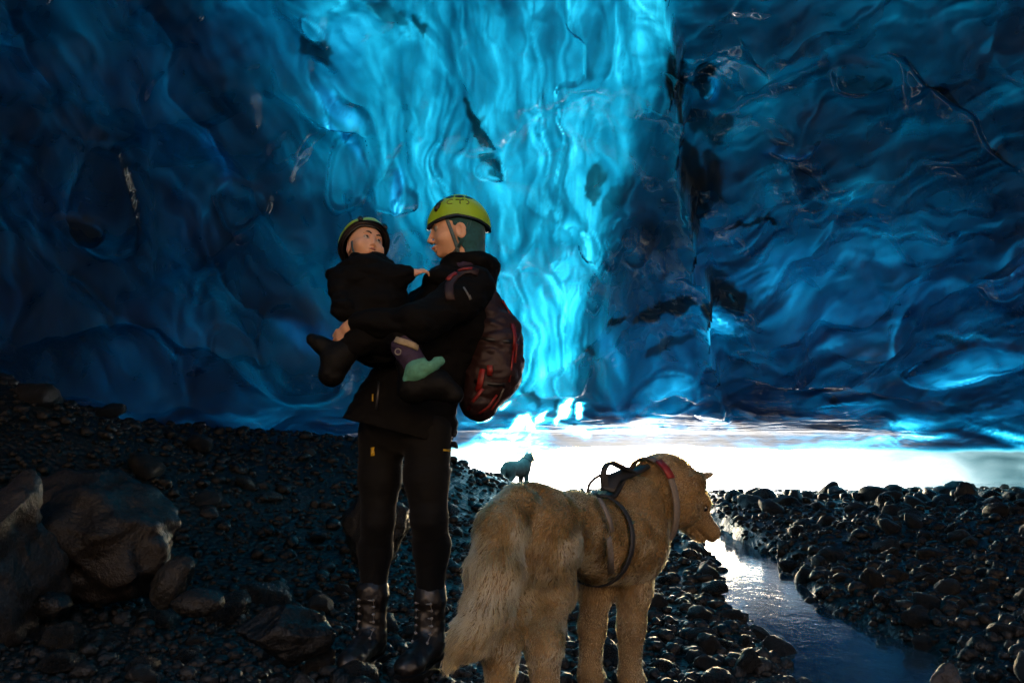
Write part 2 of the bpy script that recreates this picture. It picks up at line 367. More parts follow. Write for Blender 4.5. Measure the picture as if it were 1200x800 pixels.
    # glassy scallops: lens-shaped swells, with rim light and shade lines painted into t
    for cx, cy, rx, ry, ang, amp, din, drim in LENS:
        c, s = math.cos(R(ang)), math.sin(R(ang))
        u = ((px - cx)*c + (py - cy)*s)/rx; v = (-(px - cx)*s + (py - cy)*c)/ry
        q = np.hypot(u, v)*(1 + .12*np.sin(3*np.arctan2(v, u) + cx)); ins = np.clip(1 - q*q, 0, None)
        disp += amp*np.sqrt(ins)*.8 + amp*.3*np.exp(-((q - 1)/.12)**2)
        t += .8*din*sst(1.05, .75, q) + 1.5*drim*np.exp(-((q - 1)/.075)**2)*np.clip(.45 + .75*v, 0, 1) + .9*np.exp(-((q - .86)/.07)**2)*np.clip(.35 + .8*v, 0, 1) + .8*np.exp(-((q - 1.02)/.06)**2)*np.clip(.4 - .8*v, 0, 1)
    disp *= 1 - .55*sst(400, 470, py)
    # patches low in the middle where t drops to almost nothing
    def thin_patch(pts, r, to):
        nonlocal t
        d, al = dist_curve(px + 6*fbm(px*.05, py*.05, 24, 3), py + 6*fbm(px*.05, py*.05, 34, 3), pts); rr = r*np.interp(al, [0, .25, .75, 1], [.5, 1, 1, .6])
        k = 1 - sst(.35, 1.5, np.abs(d)/rr); t = t*(1 - k) + k*np.minimum(t, to + .5*fbm(px*.06, py*.06, 44, 2)); t -= .9*np.exp(-(d/(rr*2.6))**2)*(1 - k)
    t -= .9*gauss(px, py, 635, 497, 42, 9) + .5*gauss(px, py, 590, 505, 40, 6)
    thin_patch([(654, 492), (660, 478), (668, 464)], 8, .45); thin_patch([(676, 486), (682, 470)], 5, .5); thin_patch([(600, 503), (612, 490), (620, 488), (622, 502)], 7, .5)
    thin_patch([(664, 502), (690, 510)], 6, .55); thin_patch([(634, 492), (640, 482)], 5, .6); thin_patch([(560, 492), (578, 484)], 3, .9); thin_patch([(585, 478), (598, 462)], 2.5, 1.2)
    thin_patch([(566, 508), (575, 514)], 3, 1.0);
    spot([(652, 462), (655, 490)], 4, .7); spot([(668, 497), (672, 502)], 6, .85); spot([(628, 470), (618, 450)], 8, .6)
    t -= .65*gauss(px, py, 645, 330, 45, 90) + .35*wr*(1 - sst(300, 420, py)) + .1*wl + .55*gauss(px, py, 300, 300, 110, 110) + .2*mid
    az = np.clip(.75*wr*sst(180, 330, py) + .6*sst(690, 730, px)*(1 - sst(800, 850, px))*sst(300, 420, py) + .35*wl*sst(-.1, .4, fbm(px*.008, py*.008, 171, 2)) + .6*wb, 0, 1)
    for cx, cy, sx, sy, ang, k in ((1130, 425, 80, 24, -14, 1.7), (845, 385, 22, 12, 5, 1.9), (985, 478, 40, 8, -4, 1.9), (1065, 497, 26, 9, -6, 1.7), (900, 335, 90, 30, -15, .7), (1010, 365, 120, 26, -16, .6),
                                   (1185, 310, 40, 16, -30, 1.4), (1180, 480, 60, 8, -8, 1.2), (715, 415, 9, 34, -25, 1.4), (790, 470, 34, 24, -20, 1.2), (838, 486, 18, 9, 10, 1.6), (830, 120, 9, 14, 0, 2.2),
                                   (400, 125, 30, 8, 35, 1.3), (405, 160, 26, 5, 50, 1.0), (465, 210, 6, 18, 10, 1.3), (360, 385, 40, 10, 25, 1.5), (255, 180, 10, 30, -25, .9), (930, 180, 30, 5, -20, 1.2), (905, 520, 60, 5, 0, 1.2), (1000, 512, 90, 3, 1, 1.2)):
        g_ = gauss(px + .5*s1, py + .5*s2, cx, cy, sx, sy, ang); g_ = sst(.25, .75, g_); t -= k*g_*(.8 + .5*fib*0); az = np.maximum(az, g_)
    # thin rim of the lip
    e = sst(.80, 1.0, np.concatenate([np.zeros((len(vs), 1)), tl], 0))
    t += sst(480, 506, py)*sst(420, 520, px)*(-1.7 + 2.4*fb)
    d_lip = lip[None, :] - py
    t -= .5*np.exp(-np.clip(d_lip, 0, None)/4)*sst(500, 560, px)
    thin = np.maximum(sst(880, 980, px)*sst(520, 530, py + 3*med), (1 - sst(585, 650, px))*sst(480, 520, px)*sst(516, 528, py + 3*med))
    t = t*(1 - thin) + thin*np.clip(.40 + .25*fb + .2*med + .35*sst(1100, 1230, px), .2, 2)
    dimming = .90 + .055*sst(1040, 1200, px) + .02*fb + .015*med; sed = sed*(1 - thin) + thin*np.clip(dimming, 0, .985)  # extra dimming of the glow through the thin ice, stored with the sediment
    t = np.clip(t, .25, 9.5)
    # displace along the ceiling's own normal
    eps = .02
    hx = (H(P[..., 0] + eps, P[..., 1]) - H(P[..., 0] - eps, P[..., 1]))/(2*eps)
    hy = (H(P[..., 0], P[..., 1] + eps) - H(P[..., 0], P[..., 1] - eps))/(2*eps)
    N = np.stack([hx, hy, -np.ones_like(hx)], -1); N /= np.linalg.norm(N, axis=-1, keepdims=True)
    view = -np.stack([a, np.ones_like(a), b], -1); view /= np.linalg.norm(view, axis=-1, keepdims=True)
    cosv = np.abs((N*view).sum(-1))
    P = P + N*(.42*disp*np.minimum(Y, 9)*np.clip(cosv*2.2, .25, 1))[..., None]
    rows = [P]; T = [t]; S = [sed]; Z_ = az.ravel()
    V = np.concatenate(rows, 0); nr, nc = V.shape[:2]
    me_v = V.reshape(-1, 3); f = grid_faces(nr, nc); T = np.concatenate(T, 0).ravel(); S = np.concatenate(S, 0).ravel()
    # unseen rest of the vault beside and behind the viewer, sized to block sky light
    gx = np.arange(-16, 22.1, .5); gy = np.arange(-3.5, 9.1, .5); GX, GY = np.meshgrid(gx, gy)
    GZ = H(GX, GY) + .05 + .12*fbm(GX*.4, GY*.4, 3, 3)
    keep = (np.abs(GX)/np.maximum(GY, .01) > 2.15) | (GY < .8)
    gf = grid_faces(*GX.shape); gf = gf[keep.ravel()[gf].all(1)]
    f = np.concatenate([f, gf + len(me_v)], 0); me_v = np.concatenate([me_v, np.stack([GX, GY, GZ], -1).reshape(-1, 3)], 0)
    T = np.concatenate([T, np.full(GX.size, 5.0)]); S = np.concatenate([S, np.full(GX.size, .3)])
    f = f[:, ::-1].copy()
    me = make_mesh('ice_cave', me_v, f); attr(me, 'thickness_and_shading', T); attr(me, 'sediment_and_dimming', np.clip(S, 0, 1)); attr(me, 'clarity', np.concatenate([Z_, np.zeros(len(me_v) - len(Z_))]))  # first attribute also carries baked refraction, crease shade and rim light
    return tag(link('ice_cave', me, ice_material()), 'vaulted blue glacier ice roof glowing over the gravel cave floor', 'ice cave')
build_ice()

# ---------------------------------------------------------------- terrain
WATER = [(16.0, 3.0, .35, .22), (13.0, 2.6, .30, .12), (10.5, 2.42, .18, .02), (9.4, 2.42, .10, -.03), (8.4, 2.22, .14, -.06), (7.4, 2.06, .24, -.06), (6.6, 1.98, .22, -.06),
         (5.6, 1.74, .20, -.06), (4.5, 1.47, .21, -.06), (3.8, 1.42, .24, -.06), (3.3, 1.41, .26, -.06), (2.9, 1.37, .25, -.06), (2.4, 1.32, .24, -.06), (1.6, 1.22, .24, -.06)]
WATER = np.array(WATER[::-1])      # Y, centre x, half width, surface z
TP = [W(0, 466, 5), W(60, 472, 5.2), W(120, 493, 5.6), W(180, 513, 6.3), W(235, 522, 7.2), W(330, 516, 8), W(420, 518, 8.5), W(500, 530, 9), W(535, 545, 9.5),
      W(575, 571, 11.5), W(605, 583, 14), W(700, 575, 14), W(860, 588, 12), W(930, 587, 11), W(1000, 589, 10), W(1100, 590, 9.5), W(1195, 591, 9), W(1300, 591, 9),
      W(1100, 640, 6), W(1000, 620, 7), W(1100, 690, 4.4), W(1190, 640, 5.5), W(1190, 760, 3), (1.9, 2.0, .02), (3.5, 2.0, .12), (3, 4, .08), (6, 5, .3), (9, 4, .45), (12, 9, .5), (12, 14, .3),
      (0, 0, -.02), (0, 1.5, -.02), (0, 3, 0), (-.5, 2.9, 0), (.5, 2.5, 0), (.3, 4, -.02), (-1.5, 3, .03), (-1.5, 1.5, .02), (-2.2, 3.6, .12), (-2, 5, .3), (-1, 5, .1), (-.5, 6.5, .25), (-2.6, 4.4, .4), (-3.5, 3.5, .6),
      (-3.6, 2, .5), (-5, 3.5, 1.3), (-6, 6, 1.5), (-7, 9, 1.3), (-9, 5, 1.9), (-4, 11, 1.05), (-1, 12, .6), (-7, 14, 1.0), (0, 17, .2), (5, 17, .15), (10, 17, .2), (-6, 17, .7), (1, 8, .08), (.8, 6, .0), (1.5, 10, .16), (2, 12, .2), (-4, 0, .5), (4, 0, .1), (8, 0, .4), (-9, 0, 1.6)]
TP = np.array([tuple(p) for p in TP], float)
def _u(r2): return np.where(r2 > 1e-12, r2*np.log(np.maximum(r2, 1e-12)), 0)
def _tps():
    n = len(TP); d2 = ((TP[:, None, :2] - TP[None, :, :2])**2).sum(-1)
    A = np.zeros((n + 3, n + 3)); A[:n, :n] = _u(d2) + np.eye(n)*.6; A[:n, n] = 1; A[:n, n+1:] = TP[:, :2]; A[n:, :n] = A[:n, n:].T
    return np.linalg.solve(A, np.concatenate([TP[:, 2], np.zeros(3)]))
_tw = _tps()
def ground(x, y, rough=True):
    x = np.asarray(x, float); y = np.asarray(y, float); cx = np.clip(x, -9, 12); cy = np.clip(y, -.5, 17)
    z = _tw[-3] + _tw[-2]*cx + _tw[-1]*cy
    for i in range(len(TP)): z = z + _tw[i]*_u((cx - TP[i, 0])**2 + (cy - TP[i, 1])**2)
    if rough: z = z + (.035*fbm(x*1.1, y*1.1, 1, 3) + .012*fbm(x*6, y*6, 2, 3))*sst(40, 15, np.abs(y))
    wx = np.interp(y, WATER[:, 0], WATER[:, 1]); hw = np.interp(y, WATER[:, 0], WATER[:, 2]); wz = np.interp(y, WATER[:, 0], WATER[:, 3])
    d = np.abs(x + .10*perlin(y*1.3, 5.1) - wx)/hw
    k = (1 - sst(.85, 1.9, d))*sst(.9, 1.6, y)*(1 - sst(16, 18, y)); z = z*(1 - k) + (wz - .05)*k
    far = sst(17, 24, y); z = z*(1 - far) + far*(.0 + .02*fbm(x*.2, y*.2, 4, 3))
    rear = np.clip(-5 - y, 0, None); z = z*(1 - sst(-1, -5, y)) + .1*sst(-1, -5, y) + .62*rear*(1 - .006*np.minimum(rear, 40))*(1 + .12*fbm(x*.15, y*.15, 6, 3))  # rear slope is an added, unseen reflector for warm light
    return z
def axis(lo, hi, dense_lo, dense_hi, step, far):
    a = list(np.arange(dense_lo, dense_hi, step)); s = step; v = dense_lo; left = []
    while v > lo: s *= far; v -= s; left.append(v)
    s = step; v = dense_hi; right = []
    while v < hi: s *= far; v += s; right.append(v)
    return np.array(left[::-1] + a + right)
def gravel_mat():
    n = NT('wet_black_gravel'); c = n.coord()
    v = n.n('ShaderNodeTexVoronoi'); v.inputs['Scale'].default_value = 28; n.t.links.new(c, v.inputs['Vector'])
    f = n.noise(3, 5, .6, c)
    col = n.ramp(f, [(.3, (.007, .007, .0075)), (.6, (.013, .0125, .012)), (.8, (.024, .022, .02))])
    # unseen tan slope added behind the viewer to throw warm sunlight in
    sp = n.n('ShaderNodeSeparateXYZ'); n.t.links.new(c, sp.inputs[0])
    k = n.math('MULTIPLY_ADD', sp.outputs['Y'], -.6, -3.2, clamp=True)
    mx = n.n('ShaderNodeMix', data_type='RGBA'); n.t.links.new(k, mx.inputs[0]); n.t.links.new(col, mx.inputs[6])
    n.t.links.new(n.ramp(n.noise(.8, 5, .6, c), [(.3, (.118, .072, .038)), (.7, (.160, .100, .053))]), mx.inputs[7])
    h = n.math('ADD', n.math('MULTIPLY', v.outputs['Distance'], -1.0), n.math('MULTIPLY', n.noise(60, 4, .6, c), .4))
    rg = n.math('MULTIPLY_ADD', k, .5, n.ramp(n.noise(5, 3, .5, c), [(.35, (.28,)*3), (.7, (.6,)*3)]))
    return n.done(n.pbr(mx.outputs[2], rg, n.bump(h, .8, .02), Specular_IOR_Level=.3))
def build_ground():
    xs = axis(-900, 900, -7, 10, .09, 1.25); ys = axis(-120, 1500, 0, 17, .09, 1.22)
    X, Yg = np.meshgrid(xs, ys); Z = ground(X, Yg)
    me = make_mesh('ground', np.stack([X, Yg, Z], -1).reshape(-1, 3), grid_faces(*X.shape))
    tag(link('ground', me, gravel_mat()), kind='structure')
    # snow outside the mouth
    xs = axis(-900, 900, -20, 26, .5, 1.3); ys = np.concatenate([np.arange(16.5, 40, .5), np.geomspace(40, 1500, 24)])
    X, Yg = np.meshgrid(xs, ys); edge = 17.2 + 1.0*fbm(X*.3, 1.0, 2, 3)
    Z = ground(X, Yg, False) - .3 + .42*sst(0, 1.5, Yg - edge) + .05*fbm(X*.5, Yg*.5, 3, 3) + .35*sst(20, 34, Yg)*(1 + .5*fbm(X*.08, Yg*.05, 8, 2))
    n = NT('snow'); c = n.coord()
    m = n.done(n.pbr((.86, .88, .90), .6, n.bump(n.noise(6, 4, .6, c), .4, .05)))
    tag(link('snow_field', make_mesh('snow_field', np.stack([X, Yg, Z], -1).reshape(-1, 3), grid_faces(*X.shape)), m), kind='structure')
build_ground()
def build_water():
    ys = np.arange(1.3, 16.5, .06); n = NT('meltwater'); c = n.coord()
    cx = np.interp(ys, WATER[:, 0], WATER[:, 1]); hw = np.interp(ys, WATER[:, 0], WATER[:, 2])*1.75; wz = np.interp(ys, WATER[:, 0], WATER[:, 3])
    s = np.linspace(-1, 1, 25)
    X = cx[:, None] + hw[:, None]*s[None]; Yg = np.repeat(ys[:, None], 25, 1); Z = np.repeat(wz[:, None], 25, 1)
    mp = n.n('ShaderNodeMapping'); mp.inputs['Scale'].default_value = (1, .6, 1); n.t.links.new(c, mp.inputs[0])
    h = n.math('ADD', n.noise(9, 4, .6, mp.outputs[0], .8), n.math('MULTIPLY', n.noise(34, 3, .5, mp.outputs[0]), .35))
    m = n.done(n.pbr((.03, .06, .08), .05, n.bump(h, .09, .03), IOR=1.33, Specular_IOR_Level=1.0))
    tag(link('water', make_mesh('water', np.stack([X, Yg, Z], -1).reshape(-1, 3), grid_faces(*X.shape)), m), kind='structure')
build_water()

# ---------------------------------------------------------------- stones
def ico(sub):
    bm = bmesh.new(); bmesh.ops.create_icosphere(bm, subdivisions=sub, radius=1)
    v = np.array([p.co[:] for p in bm.verts]); f = np.array([[q.index for q in p.verts] for p in bm.faces]); bm.free(); return v, f
ICO = {k: ico(k) for k in (2, 3, 4, 5)}
def stone_shape(seed, sub=3, flat=.6, angular=.3, rough=.12):
    v, f = ICO[sub]; r = np.random.default_rng(seed); o = r.uniform(0, 60, 3); v = v.copy()
    for _ in range(r.integers(4, 9)):                     # broken facets
        n = r.normal(size=3); n /= np.linalg.norm(n); d = r.uniform(.55, .9); h = v@n
        v -= np.clip(h - d, 0, None)[:, None]*n*min(1, angular*2.2)
    k = 1 + rough*1.6*fbm(v[:, 0]*.9 + o[0], v[:, 1]*.9 + o[1], v[:, 2]*.9 + o[2], 2) + rough*.5*fbm(v[:, 0]*3 + o[1], v[:, 1]*3 + o[2], v[:, 2]*3 + o[0], 3 if sub > 3 else 1)
    v *= k[:, None]; return v*np.array([1, r.uniform(.65, .95), flat*r.uniform(.85, 1.15)]), f
def rot_z(v, a):
    c, s = np.cos(a), np.sin(a); return np.stack([v[..., 0]*c - v[..., 1]*s, v[..., 0]*s + v[..., 1]*c, v[..., 2]], -1)
def stone_mat(name, tint=(1, 1, 1), dark=.0025, light=.018, wet=.2, perobj=True):
    n = NT(name); c = n.coord()
    rnd = n.n('ShaderNodeObjectInfo').outputs['Random'] if perobj else n.n('ShaderNodeAttribute', attribute_name='tone').outputs['Fac']
    mp = n.n('ShaderNodeVectorMath', operation='ADD'); n.t.links.new(c, mp.inputs[0])
    cb = n.n('ShaderNodeCombineXYZ'); n.t.links.new(n.math('MULTIPLY', rnd, 40.0), cb.inputs[0]); n.t.links.new(cb.outputs[0], mp.inputs[1])
    v = mp.outputs[0]
    a = n.noise(7, 6, .65, v, .4); b = n.noise(60, 4, .6, v)
    lo = tuple(dark*t for t in tint); hi = tuple(light*t for t in tint); md = tuple((dark*.6 + light*.4)*t for t in tint)
    col = n.ramp(n.math('MULTIPLY_ADD', b, .35, n.math('MULTIPLY_ADD', rnd, .3, n.math('MULTIPLY', a, .6))), [(.3, lo), (.6, md), (.85, hi)])
    rg = n.ramp(n.math('ADD', n.math('MULTIPLY', n.noise(11, 4, .6, v), .7), n.math('MULTIPLY', rnd, .3)), [(.3, (wet,)*3), (.7, (min(1, wet + .3),)*3)])
    return n.done(n.pbr(col, rg, n.bump(n.math('ADD', a, n.math('MULTIPLY', b, .6)), .8, .02), Specular_IOR_Level=.25))
M_STONE = stone_mat('wet_basalt_stone')
M_PEBBLE = stone_mat('wet_basalt_pebble', perobj=False)

def in_stream(x, y, m=1.0):
    wx = np.interp(y, WATER[:, 0], WATER[:, 1]); hw = np.interp(y, WATER[:, 0], WATER[:, 2])
    return np.abs(x + .10*perlin(y*1.3, 5.1) - wx) < hw*m
def scatter(name, n, ylo, yhi, slo, shi, seed, sub, label=None, kind='stuff', dens=None, power=2.2):
    r = np.random.default_rng(seed)
    y = np.exp(r.uniform(math.log(ylo), math.log(yhi), n)); ang = r.uniform(-.86, .86, n); x = ang*y
    keep = (~in_stream(x, y, 1.02)) | (r.random(n) < .05)
    if dens is not None: keep &= r.random(n) < dens(x, y)
    x, y = x[keep], y[keep]; n = len(x)
    size = (slo + (shi - slo)*r.random(n)**power)*np.clip(.45 + y*.13, .6, 1.9)
    z = ground(x, y); var = [stone_shape(seed*50 + i, sub, .65, .35, .14) for i in range(10)]; nv = len(var[0][0]); f0 = var[0][1]
    V = np.empty((n, nv, 3), np.float32); pick = r.integers(0, 10, n); az = r.uniform(0, 6.28, n); tilt = r.normal(0, .45, n)
    for i in range(10):
        m = pick == i; v = var[i][0][None]*size[m][:, None, None]
        c, s = np.cos(tilt[m])[:, None], np.sin(tilt[m])[:, None]
        v = np.stack([v[..., 0], v[..., 1]*c - v[..., 2]*s, v[..., 1]*s + v[..., 2]*c], -1)
        V[m] = rot_z(v, az[m][:, None])
    V += np.stack([x, y, z + size*r.uniform(-.1, .45, n)], -1)[:, None, :]
    F = (f0[None] + (np.arange(n)*nv)[:, None, None]).reshape(-1, 3)
    me = make_mesh(name, V.reshape(-1, 3), F); attr(me, 'tone', np.repeat(r.random(n), nv))
    o = link(name, me, M_PEBBLE); tag(o, label, None, None, kind); return o
tag(scatter('gravel', 26000, 1.4, 17, .010, .028, 21, 2), 'small wet dark gravel filling between the stones')
tag(scatter('pebbles', 9000, 1.5, 17, .022, .06, 22, 2, power=2.6), 'loose wet black pebbles covering the cave floor')

# one by one: boulders and cobbles
STONES = [stone_shape(900 + i, 3, .62 + .03*(i % 4), .25 + .06*(i % 5), .13) for i in range(14)]
STONE_ME = []
for i, (v, f) in enumerate(STONES):
    me = make_mesh('cobble', v, f); me.materials.append(M_STONE); STONE_ME.append(me)
def cobbles(n, ylo, yhi, alo, ahi, slo, shi, seed, label, group, power=2.0):
    r = np.random.default_rng(seed); k = 0; placed = []
    while k < n:
        y = math.exp(r.uniform(math.log(ylo), math.log(yhi))); x = y*r.uniform(alo, ahi); s = (slo + (shi - slo)*r.random()**power)*min(1.7, .55 + y*.11)
        if in_stream(np.array([x]), np.array([y]), 1.0 + s*1.2)[0] or any((x-a)**2 + (y-b)**2 < (.8*(s + c))**2 for a, b, c in placed): continue
        if any((x-a)**2 + (y-b)**2 < (s + c)**2 for a, b, c in KEEP_CLEAR): continue
        placed.append((x, y, s)); o = bpy.data.objects.new('cobble', STONE_ME[r.integers(0, 14)]); COL.objects.link(o)
        o.location = (x, y, float(ground(np.array([x]), np.array([y]))[0]) + s*r.uniform(.1, .4)); o.scale = (s, s*r.uniform(.8, 1.1), s*r.uniform(.8, 1.15))
        o.rotation_euler = (r.normal(0, .35), r.normal(0, .35), r.uniform(0, 6.28)); tag(o, label, 'stone', group); k += 1
KEEP_CLEAR = [(-.47, 2.95, .13), (-.29, 2.85, .13), (-.03, 2.1, .12), (.1, 2.05, .12), (.28, 2.58, .1), (.4, 2.57, .1), (-.2, 2.0, .12), (-3.0, 4.3, .5), (-2.1, 4.2, .45), (-.55, 4.4, .3)]
cobbles(130, 2.6, 12, .30, .72, .045, .105, 31, 'dark rounded cobble on the gravel bank right of the stream', 'cobbles on the bank beyond the stream')
cobbles(34, 9.0, 13, .25, .72, .09, .16, 35, 'dark cobble along the crest of the gravel bank below the bright mouth', 'cobbles along the crest of the bank')
cobbles(60, 2.0, 6.5, .10, .36, .04, .10, 32, 'wet black cobble between the pale dog and the stream', 'cobbles beside the stream')
cobbles(60, 2.2, 7, -.75, -.05,   .05, .15, 33, 'dark cobble on the gloomy floor left of the standing person', 'cobbles on the dark side of the cave')
def boulder(label, px, py, Y, size, seed, rot=(0, 0, 0), mat=None, angular=.45, rough=.16, cat='boulder'):
    v, f = stone_shape(seed, 5, 1.0, angular, rough); p = W(px, py, Y)
    o_ = seed*1.7; k_ = 0 if cat == 'stone' else 1; v = v*(1 + (.02 + .05*k_)*ridged(v[:, 0]*1.6 + o_, v[:, 1]*1.6, v[:, 2]*1.6, 5) + (.012 + .016*k_)*fbm(v[:, 0]*11, v[:, 1]*11 + o_, v[:, 2]*11, 4))[:, None]
    me = make_mesh('boulder', v*np.array(size), f); o = link('boulder', me, mat or M_BOULDER); o.location = p; o.rotation_euler = rot
    return tag(o, label, cat)
M_BOULDER = stone_mat('pitted_grey_boulder', (1.12, 1.0, .97),   .006, .036, .28)
boulder('large pitted boulder cut off by the edge, leaning toward the stones', -18, 648, 3.1, (.30, .34, .30), 71, (.2, .3, .6))
boulder('large angular wet boulder with a broad ridged top below the mound', 118, 632, 3.7, (.36, .40, .27), 74, (.15, .12, .3))
boulder('tall upright rounded boulder behind the legs of the standing person', 442, 622, 4.6, (.20, .22, .23), 77, (.1, .25, .2), M_STONE, .25)
boulder('smooth oval stone leaning against the angular boulder', 203, 680, 3.35, (.075, .09, .125), 78, (.0, .55, .3), M_STONE, .15, .07, 'stone')
boulder('flat oblong stone lying in front of the leaning oval stone', 232, 706, 3.2, (.10, .07, .05), 79, (0, .1, .2), M_STONE, .15, .07, 'stone')
boulder('low broad slab of rock half sunk in the dark floor', 335, 742, 2.75, (.17, .13, .09), 80, (.1, .1, .4), M_STONE, .5, .12, 'stone')
boulder('small round stone at the foot of the cut off boulder', 62, 708, 3.15, (.07, .07, .06), 81, (0, 0, 0), M_STONE, .1, .06, 'stone')
boulder('pale lit stone at the bottom edge beside the stream', 1112, 800, 2.45, (.06, .05, .05), 82, (0, 0, .4), M_BOULDER, .4, .1, 'stone')
boulder('round dark stone jutting up highest from the crest of the bank', 1132, 579, 9.2, (.13, .12, .15), 83, (0, 0, 0), M_STONE, .15, .08, 'stone')

# ---------------------------------------------------------------- bodies from blended volumes
class Sdf:
    def __init__(s, lo, hi, h):
        s.h = h; s.lo = np.array(lo, float); n = np.ceil((np.array(hi, float) - s.lo)/h).astype(int) + 1; s.f = np.full(tuple(n), .3, np.float32)
    def box(s, lo, hi):
        a = np.clip(np.floor((np.asarray(lo) - s.lo)/s.h).astype(int), 0, np.array(s.f.shape) - 1); b = np.clip(np.ceil((np.asarray(hi) - s.lo)/s.h).astype(int) + 1, 1, np.array(s.f.shape))
        sl = tuple(slice(int(i), int(max(j, i + 1))) for i, j in zip(a, b))
        ax = [s.lo[k] + s.h*np.arange(sl[k].start, sl[k].stop) for k in range(3)]
        return sl, np.stack(np.meshgrid(*ax, indexing='ij'), -1).astype(np.float32)
    def put(s, sl, d, k, op):
        f = s.f[sl]; d = d.astype(np.float32)
        if op == 'add':
            h = np.clip(k - np.abs(f - d), 0, None)/k; s.f[sl] = np.minimum(f, d) - h*h*k*.25
        elif op == 'cut':
            d = -d; h = np.clip(k - np.abs(f - d), 0, None)/k; s.f[sl] = np.maximum(f, d) + h*h*k*.25
        else:
            s.f[sl] = np.maximum(f, d)
    def cone(s, a, b, ra, rb, k=.02, op='add', flat=None):
        """tapered limb from a to b; flat=(axis, factor) squashes it across that axis"""
        a = np.array(a, float); b = np.array(b, float); m = max(ra, rb) + k + .02
        sl, P = s.box(np.minimum(a, b) - m, np.maximum(a, b) + m); ab = b - a
        t = np.clip(((P - a)@ab)/max(ab@ab, 1e-9), 0, 1); q = P - a - t[..., None]*ab
        if flat is not None:
            ax = np.array(flat[0], float); ax /= np.linalg.norm(ax); q = q + (q@ax)[..., None]*ax*(1/flat[1] - 1)
        s.put(sl, (np.linalg.norm(q, axis=-1) - (ra + (rb - ra)*t))*(1 if flat is None else min(1, flat[1] + .15)), k, op)
    def ell(s, c, r, rot=None, k=.02, op='add'):
        c = np.array(c, float); r = np.array(r, float) if np.ndim(r) else np.full(3, float(r)); m = r.max() + k + .02
        sl, P = s.box(c - m, c + m); q = P - c
        if rot is not None: q = q@np.asarray(rot, float)          # columns: the ellipsoid's own axes
        a = np.linalg.norm(q/r, axis=-1); b = np.linalg.norm(q/(r*r), axis=-1)
        s.put(sl, a*(a - 1)/np.maximum(b, 1e-6), k, op)
    def chain(s, pts, rad, k=.02, **kw):
        for i in range(len(pts) - 1): s.cone(pts[i], pts[i+1], rad[i], rad[i+1], k, **kw)
    def keep(s, p, n):                                            # cut away everything beyond a plane
        sl, P = s.box(s.lo, s.lo + s.h*np.array(s.f.shape)); n = np.array(n, float); n /= np.linalg.norm(n)
        s.f = np.maximum(s.f, ((P - np.array(p))@n).astype(np.float32))
    def hollow(s, other, off): s.f = np.maximum(s.f, -(other.f + off))
    def wrinkle(s, amp, fx, fy, fz, seed, fold=None):
        m = np.abs(s.f) < amp*3 + s.h*2; idx = np.nonzero(m); P = [s.lo[i] + s.h*idx[i] for i in range(3)]
        n = fbm(P[0]*fx, P[1]*fy, P[2]*fz + seed, 3) if fold is None else ridged(P[0]*fx, P[1]*fy, P[2]*fz + seed, 2)*.6
        w = 1.0 if fold in (None, True) else fold(*P)
        s.f[idx] += (amp*n*w).astype(np.float32)
    def mesh(s, name, mat=None, parent=None, smooth=1):
        f = np.pad(s.f, 1, constant_values=.3)
        g = openvdb.FloatGrid(.3); g.copyFromArray(f)
        pts, quads = g.convertToQuads(0.0)
        v = s.lo + (np.asarray(pts, float) - 1)*s.h; q = np.asarray(quads, np.int32)
        q = q.astype(np.int64)
        for _ in range(smooth):
            acc = np.zeros_like(v); cnt = np.zeros(len(v))
            for i in range(4):
                for j in (1, 3): np.add.at(acc, q[:, i], v[q[:, (i + j) % 4]]); np.add.at(cnt, q[:, i], 1)
            v = .5*v + .5*acc/np.maximum(cnt, 1)[:, None]
        a, b, c = v[q[:, 0]], v[q[:, 1]], v[q[:, 2]]
        if np.einsum('ij,ij->i', a - v.mean(0), np.cross(b - a, c - a)).sum() < 0: q = q[:, ::-1]
        me = make_mesh(name, v, np.ascontiguousarray(q))
        return link(name, me, mat, parent)
def frame(f, u):
    f = np.array(f, float); f /= np.linalg.norm(f); u = np.array(u, float); u -= (u@f)*f; u /= np.linalg.norm(u)
    return np.stack([f, np.cross(u, f), u], 1)                     # forward, left, up as columns
def tube(name, pts, rad, mat, parent=None, seg=8, closed=False, flat=1.0, up=(0, 0, 1)):
    pts = np.array(pts, float); n = len(pts); V = []; r = np.broadcast_to(np.asarray(rad, float), (n,))
    for i in range(n):
        t = pts[(i + 1) % n if closed else min(i + 1, n - 1)] - pts[(i - 1) % n if closed else max(i - 1, 0)]; t /= max(np.linalg.norm(t), 1e-9)
        s_ = np.cross(t, up); s_ = s_/np.linalg.norm(s_) if np.linalg.norm(s_) > 1e-4 else np.array([1., 0, 0]); w = np.cross(s_, t)
        for k in range(seg):
            a = 2*math.pi*k/seg; V.append(pts[i] + r[i]*(math.cos(a)*s_*flat + math.sin(a)*w))
    F = []; m = n if closed else n - 1
    for i in range(m):
        for k in range(seg):
            a, b = i*seg + k, i*seg + (k + 1) % seg; c, d = ((i + 1) % n)*seg + (k + 1) % seg, ((i + 1) % n)*seg + k; F.append((a, b, c, d))
    if not closed: F.append(tuple(range(seg))[::-1]); F.append(tuple((n - 1)*seg + k for k in range(seg)))
    return link(name, make_mesh(name, V, F), mat, parent)
